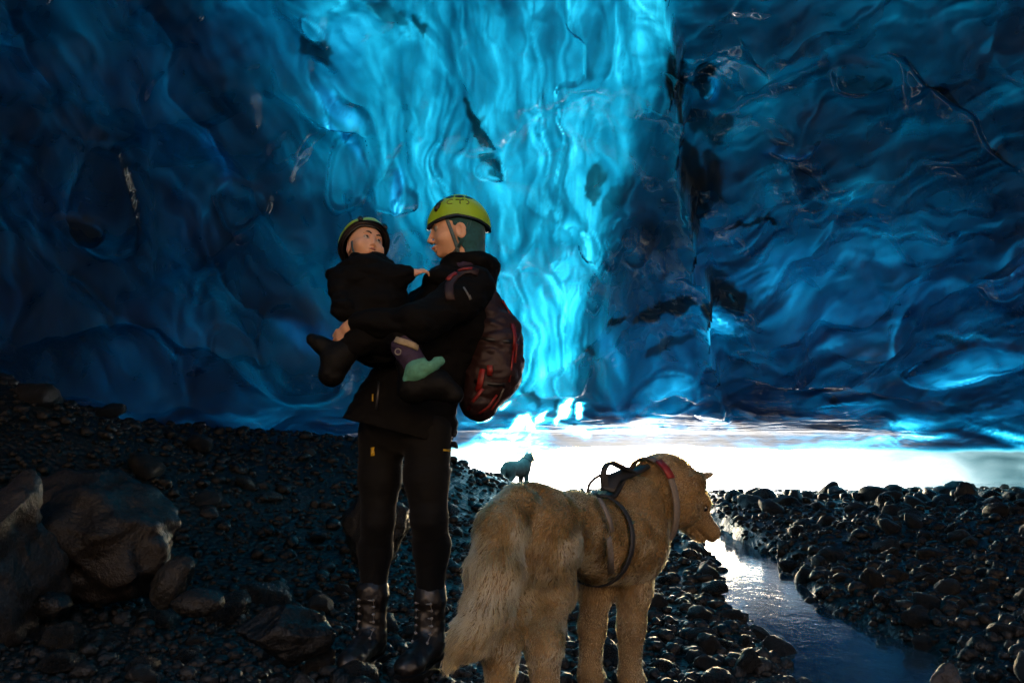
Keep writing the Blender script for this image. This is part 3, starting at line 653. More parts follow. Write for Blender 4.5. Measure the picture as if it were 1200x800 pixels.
def strap(name, pts, nrm, width, thick, mat, parent=None, closed=False):
    """webbing: a flat band along pts whose face looks along nrm"""
    pts = np.array(pts, float); n = len(pts); nrm = np.array(nrm, float); nrm = np.broadcast_to(nrm, (n, 3)).copy(); V = []
    for i in range(n):
        t = pts[(i + 1) % n if closed else min(i + 1, n - 1)] - pts[(i - 1) % n if closed else max(i - 1, 0)]; t /= max(np.linalg.norm(t), 1e-9)
        m = nrm[i] - (nrm[i]@t)*t; m /= max(np.linalg.norm(m), 1e-9); s_ = np.cross(t, m)
        for a, b in ((-1, -.5), (-.8, 1), (.8, 1), (1, -.5)): V.append(pts[i] + s_*a*width/2 + m*b*thick)
    F = []; m_ = n if closed else n - 1
    for i in range(m_):
        for k in range(4):
            a, b = i*4 + k, i*4 + (k + 1) % 4; j = ((i + 1) % n)*4; F.append((a, b, j + (k + 1) % 4, j + k))
    if not closed: F += [(3, 2, 1, 0), tuple((n - 1)*4 + k for k in range(4))]
    return link(name, make_mesh(name, V, F), mat, parent)
def bez(pts, n=24):
    pts = np.array(pts, float); t = np.linspace(0, len(pts) - 1, n); i = np.clip(t.astype(int), 0, len(pts) - 2); u = (t - i)[:, None]
    g = np.gradient(pts, axis=0); a, b = pts[i], pts[i+1]
    return (2*u**3 - 3*u**2 + 1)*a + (u**3 - 2*u**2 + u)*g[i] + (-2*u**3 + 3*u**2)*b + (u**3 - u**2)*g[i+1]
def parent_all(root): bpy.context.view_layer.update()

M_SKIN = simple_mat('skin', (.66, .38, .25), .5, .10, 40, .08, .001, Subsurface_Weight=.08)
M_COAT = simple_mat('black_quilted_cloth', (.0022, .0021, .0022), .8, .3, 60, .25, .002, Specular_IOR_Level=.12)
M_LEGGING = simple_mat('black_stretch_cloth', (.0018, .0018, .0019), .75, .25, 120, .15, .001, Sheen_Weight=.05, Specular_IOR_Level=.15)
M_BOOT = simple_mat('wet_brown_leather', (.008, .006, .005), .38, .4, 25, .3, .003)
M_RUBBER = simple_mat('black_rubber', (.0025, .0025, .0025), .65, .3, 60, .3, .002, Specular_IOR_Level=.15)
M_LIME = simple_mat('lime_helmet_plastic', (.34, .54, .012), .36, .06, 12, .04, .001)
M_BLACKP = simple_mat('black_plastic', (.008, .008, .009), .4, .2, 30, .05, .001)
M_TEALHOOD = simple_mat('dark_teal_fleece', (.008, .085, .105), .85, .25, 90, .3, .002, Sheen_Weight=.2)
M_WEB = simple_mat('grey_blue_webbing', (.07, .13, .16), .7, .25, 200, .3, .001)
M_PURPLE = simple_mat('dark_purple_cloth', (.028, .016, .05), .8, .3, 70, .3, .002)
M_RED = simple_mat('red_nylon', (.20, .012, .010), .45, .3, 60, .3, .002)
M_PACK = simple_mat('black_nylon', (.016, .0028, .0025), .6, .3, 80, .35, .002)
M_TEALBOOT = simple_mat('teal_felt', (.075, .27, .21), .8, .2, 80, .2, .002)
M_CREAM = simple_mat('cream_fleece', (.34, .29, .20), .9, .15, 90, .5, .004)
M_GREY = simple_mat('grey_print', (.16, .16, .16), .5, .1, 80, .05, .001)
M_YELLOW = simple_mat('yellow_tab', (.45, .30, .02), .5, .1, 60, .1, .001)
M_EYE = simple_mat('eye_white', (.30, .27, .25), .3, .05, 30, .0, .001)
M_IRIS = simple_mat('dark_iris', (.015, .012, .010), .12, .1, 30, .0, .001)
M_LIP = simple_mat('lip', (.44, .17, .12), .45, .1, 60, .05, .001)
M_BROW = simple_mat('brow_hair', (.05, .028, .015), .8, .2, 200, .2, .001)

def hand(S, wrist, palm_dir, back, size, curl, k=.006, thumb_side=1):
    """palm, four curled fingers of unequal length and a thumb, blended into S"""
    f = np.array(palm_dir, float); f /= np.linalg.norm(f); b = np.array(back, float); b -= (b@f)*f; b /= np.linalg.norm(b); sd = np.cross(f, b)*thumb_side
    w = np.array(wrist, float); pl = w + f*.42*size
    S.cone(w, w + f*.15*size, .15*size, .17*size, .01)
    S.ell(w + f*.28*size, (.27*size, .21*size, .085*size), np.stack([f, sd, b], 1), .012)
    for j, (o, L) in enumerate(((.165, .40), (.058, .45), (-.055, .42), (-.16, .33))):
        p = w + f*.48*size + sd*o*size; d = f.copy(); r = .047*size
        for q in range(3):
            a = curl*(.8 + .25*q); d = d*math.cos(a) - b*math.sin(a) if q == 0 else d*math.cos(a) - np.cross(sd*thumb_side, d)*0 - (b*(d@f) - f*(d@b))*math.sin(a)
            d /= np.linalg.norm(d); e = p + d*L*size*(.42, .32, .26)[q]; S.cone(p, e, r, r*.88, k*.6); p = e; r *= .88
    p = w + f*.12*size + sd*.15*size; d = f*.6 + sd*.75 - b*.35; d /= np.linalg.norm(d); e = p + d*.24*size; S.cone(p, e, .062*size, .05*size, k)
    d = f*.85 + sd*.2 - b*.5; d /= np.linalg.norm(d); S.cone(e, e + d*.2*size, .05*size, .04*size, k)

def head(S, c, A, s, child=False):
    """a head of height 2.3*s around c; A columns forward, left, up"""
    def q(x, y, z): return np.array(c) + A@np.array([x, y, z])*s
    fat = 1.0 if child else 0
    S.ell(q(-.12, 0, .18), np.array([.98, .76, .86])*s, A, .02*s)                       # cranium
    S.ell(q(.34, 0, -.35), np.array([.50, .60 + .06*fat, .72 - .12*fat])*s, A, .25*s)                # face
    S.ell(q(.46, 0, -.82 + .14*fat), np.array([.28, .31, .20])*s, A, .25*s)                     # jaw
    S.ell(q(.66, 0, -.92 + .14*fat), np.array([.125, .15, .11])*s, A, .12*s)                     # chin
    for y in (-1, 1):
        S.ell(q(.52, y*(.36 + .06*fat), -.42), np.array([.24, .22, .22])*s*(1 + .25*fat), A, .15*s)             # cheek
        S.ell(q(.80, y*.30, -.04), np.array([.12, .17, .11])*s, A, .10*s, 'cut')                # eye socket
        S.ell(q(.66, y*.29, -.05), .155*s, None, .02*s)                                      # lids over the eyeball
        S.ell(q(-.08, y*.76, -.28), np.array([.20, .06, .30])*s, A, .03*s)                    # ear
        S.ell(q(-.02, y*.81, -.27), np.array([.10, .05, .17])*s, A, .03*s, 'cut')
        S.ell(q(.80, y*.26, .13), np.array([.075, .20, .045])*s, A, .08*s)                     # brow ridge
        S.ell(q(.92 - .04*fat, y*.085, -.47), np.array([.085, .075, .06])*s*(1 - .15*fat), A, .05*s)                # nostril wings
    S.cone(q(.82, 0, .04), q(1.02 - .10*fat, 0, -.40), .062*s, .088*s - .01*fat*s, .08*s)                       # nose
    S.ell(q(.83, 0, -.66), np.array([.09, .19 - .03*fat, .055])*s, A, .05*s)                          # upper lip
    S.ell(q(.81, 0, -.77), np.array([.09, .16 - .02*fat, .06])*s, A, .05*s)                           # lower lip
    S.ell(q(.90, 0, -.715), np.array([.05, .20, .018])*s, A, .02*s, 'cut')                    # mouth line
    return q
def face_parts(root_body, q, A, s, sides, mouth=.16):
    for y in sides:
        c = q(.685, y*.29, -.05)
        bm = bmesh.new(); bmesh.ops.create_uvsphere(bm, u_segments=14, v_segments=10, radius=.150*s); me = bpy.data.meshes.new('eye'); bm.to_mesh(me); bm.free()
        for p in me.polygons: p.use_smooth = True
        o = link('eye', me, M_EYE, root_body); o.location = c
        bm = bmesh.new(); bmesh.ops.create_uvsphere(bm, u_segments=12, v_segments=8, radius=.075*s); me = bpy.data.meshes.new('iris'); bm.to_mesh(me); bm.free()
        for p in me.polygons: p.use_smooth = True
        i = link('iris', me, M_IRIS, o); i.location = tuple(np.array([0, 0, 0]) + A@np.array([.095, 0, .0])*s)
        tube('eyebrow', bez([q(.885, y*.12, .13), q(.86, y*.28, .19), q(.74, y*.44, .12)], 8), np.array([.03, .04, .045, .045, .045, .04, .03, .015])*s, M_BROW, root_body, 6)
    tube('lips', bez([q(.845, -mouth, -.72), q(.905, -.06, -.685), q(.91, 0, -.695), q(.905, .06, -.685), q(.845, mouth, -.72)], 12), np.array([.012, .03, .045, .05, .055, .055, .055, .055, .05, .045, .03, .012])*s, M_LIP, root_body, 6)

# ---------------------------------------------------------------- the standing person
from mathutils.bvhtree import BVHTree
def bvh_of(*objs):
    V, F = [], []
    for o in objs:
        b = len(V); m = o.matrix_world; V += [m@v.co for v in o.data.vertices]; F += [tuple(b + i for i in p.vertices) for p in o.data.polygons]
    return BVHTree.FromPolygons(V, F)
def onto(bvh, px, py, lift=.002):
    a, b = ray(px, py); d = Vector((a, 1, b)).normalized(); h = bvh.ray_cast(Vector(EYE), d)
    if h[0] is None: return None, None
    n = h[1] if h[1].dot(d) < 0 else -h[1]
    return np.array(h[0] + n*lift), np.array(n)
def band_on(name, bvh, pix, width, thick, mat, parent, lift=.003):
    P, N = [], []
    for x, y in pix:
        p, n = onto(bvh, x, y, lift)
        if p is not None and (not P or abs(p[1] - P[-1][1]) < .15): P.append(p); N.append(n)
    return strap(name, P, N, width, thick, mat, parent) if len(P) > 1 else None
def join_meshes(name, objs, mat, parent=None):
    V, F, b = [], [], 0
    for o in objs:
        n = len(o.data.vertices); v = np.empty(n*3, np.float32); o.data.vertices.foreach_get('co', v); V.append(v.reshape(-1, 3))
        q = np.empty(len(o.data.loops), np.int32); o.data.loops.foreach_get('vertex_index', q); F.append(q.reshape(-1, 4) + b); b += n
        me = o.data; bpy.data.objects.remove(o); bpy.data.meshes.remove(me)
    return link(name, make_mesh(name, np.concatenate(V), np.concatenate(F)), mat, parent)
def shift(parent_o):
    """children are built in place, so give the parent's own offset back"""
    loc = parent_o.location.copy()
    for c in parent_o.children:
        if c.type != 'EMPTY': c.location = c.location - loc

def helmet(root, c, A, r, front=.0, side=.20, back=-.04, emblem=True, rimw=.055):
    """climbing helmet: shell with a scalloped rim, dark edge, vents, clip and side lettering"""
    c = np.array(c)
    def surf(az, z, k=1.0):     # az from the front towards the left side, z height as a share of the top
        rr = math.sqrt(max(0, 1 - z*z)); bul = 1 + .05*math.cos(2*az)
        return c + A@(np.array([r[0]*rr*math.cos(az)*bul, r[1]*rr*math.sin(az), r[2]*z])*k)
    def rim(az):
        a = abs((az + math.pi) % (2*math.pi) - math.pi)
        return float(np.interp(a, [0, .7, 1.45, 2.2, 3.15], [front, front + .10, side, side*.55 + back*.45, back]))
    def shell(name, k0, k1, lo, hi, mat, par, na=56, nz=16):
        V, F = [], []
        for k in (k0, k1):
            for i in range(nz + 1):
                for j in range(na):
                    az = 2*math.pi*j/na; zl, zh = lo(az), hi(az); t = i/nz; an = math.asin(max(-1, min(1, zl)))*(1 - t) + math.asin(min(1, zh))*t
                    ridge = 1 + .012*math.cos(az*6)*math.cos(an)*(1 if k == k1 else 0)
                    V.append(surf(az, math.sin(an), k*ridge))
        n1 = (nz + 1)*na
        for s_ in (0, 1):
            for i in range(nz):
                for j in range(na):
                    q = [s_*n1 + i*na + j, s_*n1 + i*na + (j+1) % na, s_*n1 + (i+1)*na + (j+1) % na, s_*n1 + (i+1)*na + j]; F.append(q if s_ else q[::-1])
        for i in (0, nz):
            for j in range(na):
                q = [i*na + j, i*na + (j+1) % na, n1 + i*na + (j+1) % na, n1 + i*na + j]; F.append(q[::-1] if i == 0 else q)
        return link(name, make_mesh(name, V, F), mat, par)
    sh = shell('helmet', .93, 1.0, rim, lambda a: .9999, M_LIME, root)
    shell('rim', .90, 1.008, lambda a: rim(a) - rimw, lambda a: rim(a) + .012, M_BLACKP, sh, nz=2)
    shell('liner', .80, .915, lambda a: rim(a) - .03, lambda a: .9, M_BLACKP, sh, nz=6)
    for az0, z0, w, h in ((.50, .72, .12, .07), (1.0, .80, .12, .05), (1.55, .81, .13, .045), (2.1, .79, .12, .05), (-.55, .72, .13, .07), (-1.6, .86, .18, .05), (-2.4, .78, .14, .06)):
        V = [surf(az0 + w/math.sqrt(1 - z0*z0)*math.cos(a)*1.2, min(.995, z0 + h*math.sin(a)), 1.012) for a in np.linspace(0, 2*math.pi, 14, endpoint=False)]
        V2 = [surf(az0 + w/math.sqrt(1 - z0*z0)*math.cos(a)*1.2, min(.995, z0 + h*math.sin(a)), .99) for a in np.linspace(0, 2*math.pi, 14, endpoint=False)]
        F = [tuple(range(14))] + [(i, 14 + i, 14 + (i+1) % 14, (i+1) % 14) for i in range(14)]
        link('vent', make_mesh('vent', V + V2, F, False), M_BLACKP, sh)
    for sgn in (1, -1):
        tube('clip', [surf(sgn*.62, z, 1.012) for z in (.36, .46, .58, .66)], [.006, .011, .010, .004], M_BLACKP, sh, 8)
    if emblem:
        def line(pts): return [surf(a, z, 1.006) for a, z in pts]
        C = [(1.38 - .17*math.cos(t), .60 + .085*math.sin(t)) for t in np.linspace(.75, 2*math.pi - .75, 14)]
        C = [(1.30 + .15*math.cos(t), .585 + .075*math.sin(t)) for t in np.linspace(math.pi - 2.3, math.pi + 2.3, 14)]
        C = [(1.12 - .13*math.cos(t), .60 + .075*math.sin(t)) for t in np.linspace(.0, 2*math.pi, 3)][:0] or [(1.16 - .15*math.cos(t), .60 + .075*math.sin(t)) for t in np.linspace(-2.2, 2.2, 16)]
        T1 = [(1.36, .672), (1.74, .672)]; T2 = [(1.56, .672), (1.56, .53)]
        D = [(1.80 + .14*math.cos(t), .60 + .078*math.sin(t)) for t in np.linspace(-1.45, 1.45, 12)]
        me_parts = [line(C), line(T1), line(T2), line(D)]
        bm = bmesh.new()
        for P in me_parts:
            o = tube('stroke', P, .0024, None, None, 5)
            bm.from_mesh(o.data); m = o.data; bpy.data.objects.remove(o); bpy.data.meshes.remove(m)
        me = bpy.data.meshes.new('emblem'); bm.to_mesh(me); bm.free(); link('emblem', me, M_EMB, sh)
    return sh, surf
M_EMB = simple_mat('grey_green_lettering', (.13, .16, .02), .5, .05, 80, .02, .001)

MUM = empty('person', tuple(W(468, 766, 2.90)*np.array([1, 1, 0])))
f_ = frame((-.985, -.13, -.10), (.03, 0, 1)); hs = .106; hc = W(535, 268, 2.86)
S = Sdf(hc - .17 - np.array([0, 0, .08]), hc + .17, .0022)
mq = head(S, hc, f_, hs)
S.cone(mq(-.25, 0, -.5), mq(-.42, 0, -1.7), .058, .062, .03)
ho = S.mesh('head_volume', smooth=1)
wl, wrw = W(416, 380, 2.64), W(432, 404, 2.93)
S = Sdf(wl - .16, wl + .16, .0025); hand(S, wl, (-.75, .35, -.45), (-.3, -.85, .35), .165, .55, thumb_side=1); S.cone(wl, W(452, 378, 2.615), .028, .036, .01); ha = S.mesh('hand_volume')
S = Sdf(wrw - .16, wrw + .16, .0035); hand(S, wrw, (-.8, -.3, -.3), (.2, .9, .3), .165, .5, thumb_side=-1); S.cone(wrw, W(455, 390, 3.02), .028, .036, .01); hb = S.mesh('hand_volume')
S = Sdf((-.80, 2.50, .08), (.0, 3.25, 1.60), .008)
J = {k: W(*v) for k, v in dict(neck=(548, 315, 2.88), chest=(530, 372, 2.90), belly=(492, 440, 2.90), hip=(478, 495, 2.90), sl=(558, 337, 2.73), el=(492, 378, 2.60),
     sr=(530, 336, 3.05), er=(458, 388, 3.04), hl=(502, 505, 2.86), kl=(503, 608, 2.82), al=(504, 712, 2.88), hr=(448, 505, 2.96), kr=(443, 610, 2.91), ar=(436, 712, 2.955)).items()}
S.chain([J['neck'], J['chest'], J['belly'], J['hip']], [.06, .115, .105, .09], .05)
for a, b, c in (('sl', 'el', wl), ('sr', 'er', wrw)): S.chain([J['chest'] + .3*(J['neck'] - J['chest']), J[a], J[b], c], [.045, .045, .040, .028], .03)
for a, b, c in (('hl', 'kl', 'al'), ('hr', 'kr', 'ar')): S.chain([J[a], J[b], J[c]], [.055, .034, .026], .03)
S.cone(J['neck'], mq(-.42, 0, -1.5), .06, .058, .03)
bo = S.mesh('trunk_volume')
body = join_meshes('body', [ho, ha, hb, bo], M_SKIN, MUM)
face_parts(body, mq, f_, hs, (1, -1))

# leggings
S = Sdf((-.85, 2.55, .10), (.05, 3.25, .95), .006)
S.ell(W(478, 495, 2.90), (.165, .13, .12), None, .05)
S.chain([J['hl'], W(500, 560, 2.83), J['kl'], W(506, 640, 2.87), J['al']], [.093, .080, .064, .066, .045], .03)
S.chain([J['hr'], W(445, 560, 2.92), J['kr'], W(440, 645, 2.96), J['ar']], [.093, .078, .060, .062, .045], .03)
S.wrinkle(.003, 9, 9, 26, 3, True)
legs = S.mesh('leggings', M_LEGGING, MUM)
# boots
def boot(ank, f, name='boot'):
    f = np.array([f[0], f[1], 0.]); f /= np.linalg.norm(f); l = np.array([-f[1], f[0], 0]); g = np.array([ank[0], ank[1], 0.0]); up = np.array([0, 0, 1.])
    S = Sdf(g - np.array([.33, .33, .0]), g + np.array([.33, .33, .30]), .004)
    S.cone(g + up*.255, g + up*.12, .056, .054, .02); S.cone(g - f*.02 + up*.08, g - f*.035 + up*.055, .050, .044, .03)
    S.cone(g + f*.03 + up*.085, g + f*.15 + up*.052, .052, .043, .03, flat=(l, .95)); S.ell(g + f*.155 + up*.05, (.062, .046, .040), np.stack([f, l, up], 1), .02)
    S.ell(g + up*.262, (.050, .048, .06), None, .015, 'cut'); S.cone(g + up*.25, g + up*.262, .061, .06, .008); S.ell(g + up*.28, (.047, .046, .06), None, .008, 'cut')
    S.wrinkle(.0035, 22, 22, 30, ank[0]*50); S.keep(g + up*.022, (0, 0, -1))
    b = S.mesh(name, M_BOOT, MUM)
    V, F = [], []
    prof = [(-.088, .030), (-.075, .046), (-.03, .045), (.03, .040), (.09, .050), (.15, .050), (.195, .038), (.222, .012)]
    out = [(x, y) for x, y in prof] + [(x, -y) for x, y in prof[::-1]]
    n = len(out)
    for z, k in ((.0, .97), (.012, 1.03), (.03, 1.04), (.034, .97)):
        for x, y in out: V.append(g + f*x*k + l*y*k + up*(z + (.010 if x > .18 and z < .02 else 0)))
    for i in range(3):
        for j in range(n): F.append((i*n + j, i*n + (j+1) % n, (i+1)*n + (j+1) % n, (i+1)*n + j))
    F += [tuple(range(n))[::-1], tuple(3*n + j for j in range(n))]
    link('sole', make_mesh('sole', V, F, False), M_RUBBER, b)
    bv = bvh_of(b)
    pts = []
    for i, h in enumerate((.07, .09, .112, .136, .162, .188, .214, .238)):
        for sg in ((1, -1) if i % 2 else (-1, 1)):
            o = g + f*(.30 if h > .1 else .16) + l*sg*.030 + up*(h if h > .1 else .30); d = (-f) if h > .1 else -up
            hit = bv.ray_cast(Vector(o + (f*.09*(.11 - h)/.04*(1 if h <= .1 else 0))), Vector(d))
            if hit[0] is not None: pts.append(np.array(hit[0]) - d*.003)
    if len(pts) > 3: tube('laces', pts, .0032, M_GREY, b, 6)
    for p in pts:
        bm = bmesh.new(); bmesh.ops.create_uvsphere(bm, u_segments=8, v_segments=6, radius=.0055); me = bpy.data.meshes.new('eyelet'); bm.to_mesh(me); bm.free()
        e = link('eyelet', me, M_GREY, b); e.location = p
    return b
bl = boot(J['al'], (-.34, -.94)); br = boot(J['ar'], (-.26, -.97))

# long black coat
S = Sdf((-.95, 2.42, .62), (.05, 3.32, 1.62), .006)
S.chain([W(546, 338, 2.89), W(528, 378, 2.90), W(498, 432, 2.90), W(476, 480, 2.90)], [.125, .158, .150, .185], .06, flat=((0, 1, 0), .82))
S.cone(W(488, 430, 2.90), W(464, 528, 2.90), .13, .245, .05, flat=((0, 1, 0), .75))
S.cone(W(450, 450, 2.84), W(412, 515, 2.80), .05, .075, .06)
S.ell(W(522, 330, 2.86), (.085, .13, .06), None, .05)
S.ell(W(545, 308, 2.87), (.085, .095, .05), None, .03); S.ell(W(546, 296, 2.865), (.062, .070, .06), None, .02, 'cut')
S.ell(W(564, 313, 2.90), (.078, .12, .055), None, .03)
S.chain([W(556, 336, 2.75), W(540, 352, 2.70), J['el'], W(422, 379, 2.635)], [.082, .078, .066, .047], .035)
S.chain([J['sr'], J['er'], W(440, 402, 2.95)], [.085, .068, .048], .035)
S.wrinkle(.010, 7, 7, 13, 5, True); S.wrinkle(.003, 24, 24, 30, 9)
S.keep(W(466, 507, 2.8), (-.255, 0, -.967))
S.ell(W(466, 515, 2.9), (.215, .15, .05), None, .01, 'cut')
coat = S.mesh('coat', M_COAT, MUM)
bv = bvh_of(coat)
for nm, pix, w_, m in (('sleeve_print', [(543, 337), (546, 342), (550, 349)], .008, M_GREY), ('sleeve_print', [(549, 346), (551, 351)], .012, M_GREY),
                       ('zip', [(447, 425), (444, 450), (441, 480), (440, 505)], .010, M_BLACKP), ('zip_pull', [(437, 462), (437, 470)], .006, M_YELLOW),
                       ('hem_seam', [(404, 496), (425, 506), (450, 512), (480, 518), (510, 522), (530, 522)], .006, M_BLACKP)):
    band_on(nm, bv, pix, w_, .0015, m, coat)
bv2 = bvh_of(legs)
band_on('thigh_tab', bv2, [(437, 524), (437, 534)], .016, .0015, M_YELLOW, legs); band_on('thigh_tab', bv2, [(519, 527), (527, 528)], .008, .0015, M_YELLOW, legs)

# fleece hood, neck gaiter, helmet
S = Sdf(hc - .19, hc + .19, .004)
S.ell(mq(-.14, 0, .16), np.array([.96, .80, .88])*hs, f_, .02); S.ell(mq(-.34, 0, -.35), np.array([.58, .68, .62])*hs, f_, .04); S.cone(mq(-.30, 0, -.6), mq(-.36, 0, -1.5), .068, .074, .03)
S.keep(mq(.26, 0, -.1), f_@np.array([1, 0, -.46])); S.ell(mq(-.03, .82, -.30), np.array([.17, .3, .20])*hs, f_, .010, 'cut')
S.wrinkle(.005, 12, 12, 26, 2, True)
hood = S.mesh('fleece_hood', M_TEALHOOD, MUM)
S = Sdf(mq(-.3, 0, -1.4) - .17, mq(-.3, 0, -1.4) + .17, .004)
S.ell(mq(-.18, 0, -1.22), (.085, .075, .040), f_, .02); S.ell(mq(-.30, 0, -1.45), (.095, .085, .045), f_, .02); S.ell(mq(-.02, 0, -1.02), (.075, .058, .05), f_, .015, 'cut'); S.wrinkle(.006, 14, 14, 40, 6, True)
S.mesh('neck_gaiter', M_PURPLE, MUM)
fh = frame((-.985, -.13, -.02), (.02, 0, 1))
hel, hsurf = helmet(MUM, W(538, 268, 2.865), fh, (.117, .104, .134))
bv = bvh_of(body, hood)
band_on('chin_strap', bv, [(521, 249), (524, 257), (528, 268), (532, 279), (536, 290), (537, 296)], .014, .0015, M_WEB, hel)
band_on('chin_strap', bv, [(552, 254), (548, 268), (541, 282), (537, 290)], .012, .0015, M_TEALHOOD, hel)
band_on('chin_strap', bv, [(537, 291), (530, 298), (523, 303)], .014, .0015, M_BLACKP, hel)
shift(MUM)
tag(MUM, 'adult in lime helmet and long black coat holding a small child', 'person')

# rucksack
S = Sdf(W(578, 415, 2.95) - .32, W(578, 415, 2.95) + .32, .005)
S.chain([W(566, 362, 2.93), W(578, 400, 2.95), W(577, 435, 2.95), W(562, 470, 2.93)], [.085, .108, .112, .080], .04, flat=((0, 1, 0), 1.25))
S.cone(W(592, 385, 2.95), W(590, 440, 2.95), .066, .068, .02); S.wrinkle(.008, 9, 9, 16, 8, True); S.wrinkle(.003, 26, 26, 30, 3)
pack = S.mesh('rucksack', M_PACK)
tag(pack, 'black and red rucksack worn on the back of the standing adult', 'rucksack')
bv = bvh_of(pack)
for nm, pix, w_, m in (('piping', [(588, 352), (596, 366), (602, 384), (605, 405), (603, 425)], .010, M_RED), ('piping', [(600, 380), (603, 395), (602, 412)], .022, M_RED),
                       ('piping', [(601, 410), (599, 430), (596, 447)], .008, M_RED), ('pocket_panel', [(566, 432), (563, 448), (560, 458)], .026, M_RED), ('pocket_panel', [(574, 428), (574, 440)], .022, M_RED),
                       ('strap_end', [(566, 455), (556, 468), (549, 480)], .014, M_RED), ('strap_end', [(582, 462), (572, 476), (562, 484)], .010, M_RED), ('strap_end', [(585, 466), (575, 480)], .007, M_RED), ('strap_end', [(590, 455), (583, 470)], .006, M_GREY),
                       ('compression_strap', [(555, 395), (575, 398), (595, 400), (607, 402)], .016, M_BLACKP), ('compression_strap', [(556, 446), (575, 450), (592, 450)], .014, M_BLACKP)):
    band_on(nm, bv, pix, w_, .003, m, pack)
bvc = bvh_of(coat) if False else None
M_ = None
bpy.context.view_layer.update()
bv = bvh_of(coat)
band_on('shoulder_strap', bv, [(528, 352), (526, 342), (527, 333), (533, 325), (542, 319), (551, 317), (560, 320)], .034, .005, M_PACK, pack)
band_on('strap_panel', bv, [(525, 330), (530, 325), (535, 322)], .020, .004, M_RED, pack, .008); band_on('strap_panel', bv, [(537, 320), (545, 317), (553, 316)], .012, .004, M_RED, pack, .008)

# ---------------------------------------------------------------- the carried child
KID = empty('person', tuple(W(448, 400, 2.78)))
kf = frame((.56, -.74, .30), (.16, .10, 1)); ks = .082; kc = W(428, 289, 2.80)
S = Sdf(kc - .14 - np.array([0, 0, .05]), kc + .14, .0022); kq = head(S, kc, kf, ks, True); S.cone(kq(-.2, 0, -.5), kq(-.3, 0, -1.5), .042, .046, .03); ho = S.mesh('head_volume')
kw = W(480, 321, 2.745); S = Sdf(kw - .09, kw + .09, .002); hand(S, kw, (.85, .25, .30), (-.2, -.6, .75), .098, .45, .004, -1); S.cone(W(470, 324, 2.73), kw, .02, .017, .008); ha = S.mesh('hand_volume')
kr_ = W(428, 374, 2.68); S = Sdf(kr_ - .09, kr_ + .09, .003); hand(S, kr_, (.85, .1, -.4), (0, -1, 0), .095, .5, .004, 1); hb = S.mesh('hand_volume')
S = Sdf(W(448, 380, 2.75) - .34, W(448, 380, 2.75) + .34, .007)
S.chain([kq(-.3, 0, -1.4), W(437, 335, 2.78), W(448, 392, 2.78)], [.045, .085, .085], .04)
S.chain([W(460, 327, 2.74), kw], [.035, .02], .02); S.chain([W(405, 332, 2.72), W(408, 362, 2.66), kr_], [.035, .03, .02], .02)
S.chain([W(448, 395, 2.77), W(424, 396, 2.67), W(402, 412, 2.66)], [.06, .04, .03], .02); S.chain([W(455, 395, 2.75), W(476, 398, 2.645), W(490, 436, 2.64)], [.06, .045, .03], .02)
bo = S.mesh('trunk_volume')
kbody = join_meshes('body', [ho, ha, hb, bo], M_SKIN, KID)
face_parts(kbody, kq, kf, ks, (1, -1), .12)
S = Sdf(W(440, 345, 2.76) - .26, W(440, 345, 2.76) + .26, .005)
S.chain([W(432, 330, 2.78), W(440, 360, 2.78), W(450, 400, 2.78)], [.118, .122, .118], .04); S.ell(W(430, 325, 2.77), (.13, .11, .05), None, .04)
S.ell(W(399, 325, 2.76), (.05, .07, .035), None, .03); S.ell(W(428, 312, 2.755), (.085, .085, .036), None, .02); S.ell(kq(.1, 0, -.35), (.060, .060, .085), kf, .015, 'cut')
S.chain([W(452, 326, 2.74), W(468, 324, 2.725), W(479, 321, 2.742)], [.052, .042, .030], .025); S.chain([W(400, 332, 2.71), W(404, 362, 2.66), W(424, 374, 2.665)], [.050, .044, .03], .025)
S.wrinkle(.009, 11, 11, 22, 12, True); S.wrinkle(.003, 30, 30, 30, 4)
S.mesh('jacket', M_COAT, KID)
S = Sdf(W(446, 405, 2.70) - .25, W(446, 405, 2.70) + .25, .005)
S.ell(W(450, 392, 2.74), (.11, .10, .07), None, .04); S.chain([W(445, 396, 2.72), W(424, 398, 2.655), W(403, 411, 2.655)], [.070, .052, .038], .03); S.chain([W(458, 396, 2.70), W(474, 396, 2.625), W(480, 408, 2.622)], [.07, .052, .046], .03)
S.wrinkle(.006, 14, 14, 20, 14, True)
S.mesh('trousers', M_COAT, KID)
S = Sdf(W(388, 420, 2.65) - .11, W(388, 420, 2.65) + .11, .004)
S.chain([W(366, 398, 2.65), W(376, 404, 2.65), W(392, 414, 2.65)], [.022, .027, .036], .02); S.chain([W(389, 438, 2.65), W(395, 422, 2.65), W(408, 411, 2.655)], [.046, .044, .042], .03); S.wrinkle(.003, 25, 25, 25, 7)
S.mesh('boot', M_RUBBER, KID)
S = Sdf(W(498, 440, 2.63) - .16, W(498, 440, 2.63) + .16, .004)
S.chain([W(478, 425, 2.62), W(484, 452, 2.62)], [.042, .044], .02); S.chain([W(484, 456, 2.62), W(512, 450, 2.61), W(532, 462, 2.61)], [.050, .046, .034], .03); S.wrinkle(.003, 25, 25, 25, 17)
kb = S.mesh('boot', M_RUBBER, KID)
S = Sdf(W(490, 430, 2.62) - .14, W(490, 430, 2.62) + .14, .0035)
S.chain([W(479, 444, 2.585), W(488, 434, 2.578), W(503, 428, 2.58), W(516, 423, 2.59)], [.022, .034, .027, .016], .02, flat=((0, 1, 0), .8)); S.ell(W(503, 417, 2.575), (.012, .03, .020), None, .01, 'cut'); S.wrinkle(.002, 30, 30, 30, 27)
S.mesh('felt_cuff', M_TEALBOOT, kb)
S = Sdf(W(478, 412, 2.61) - .10, W(478, 412, 2.61) + .10, .0035)
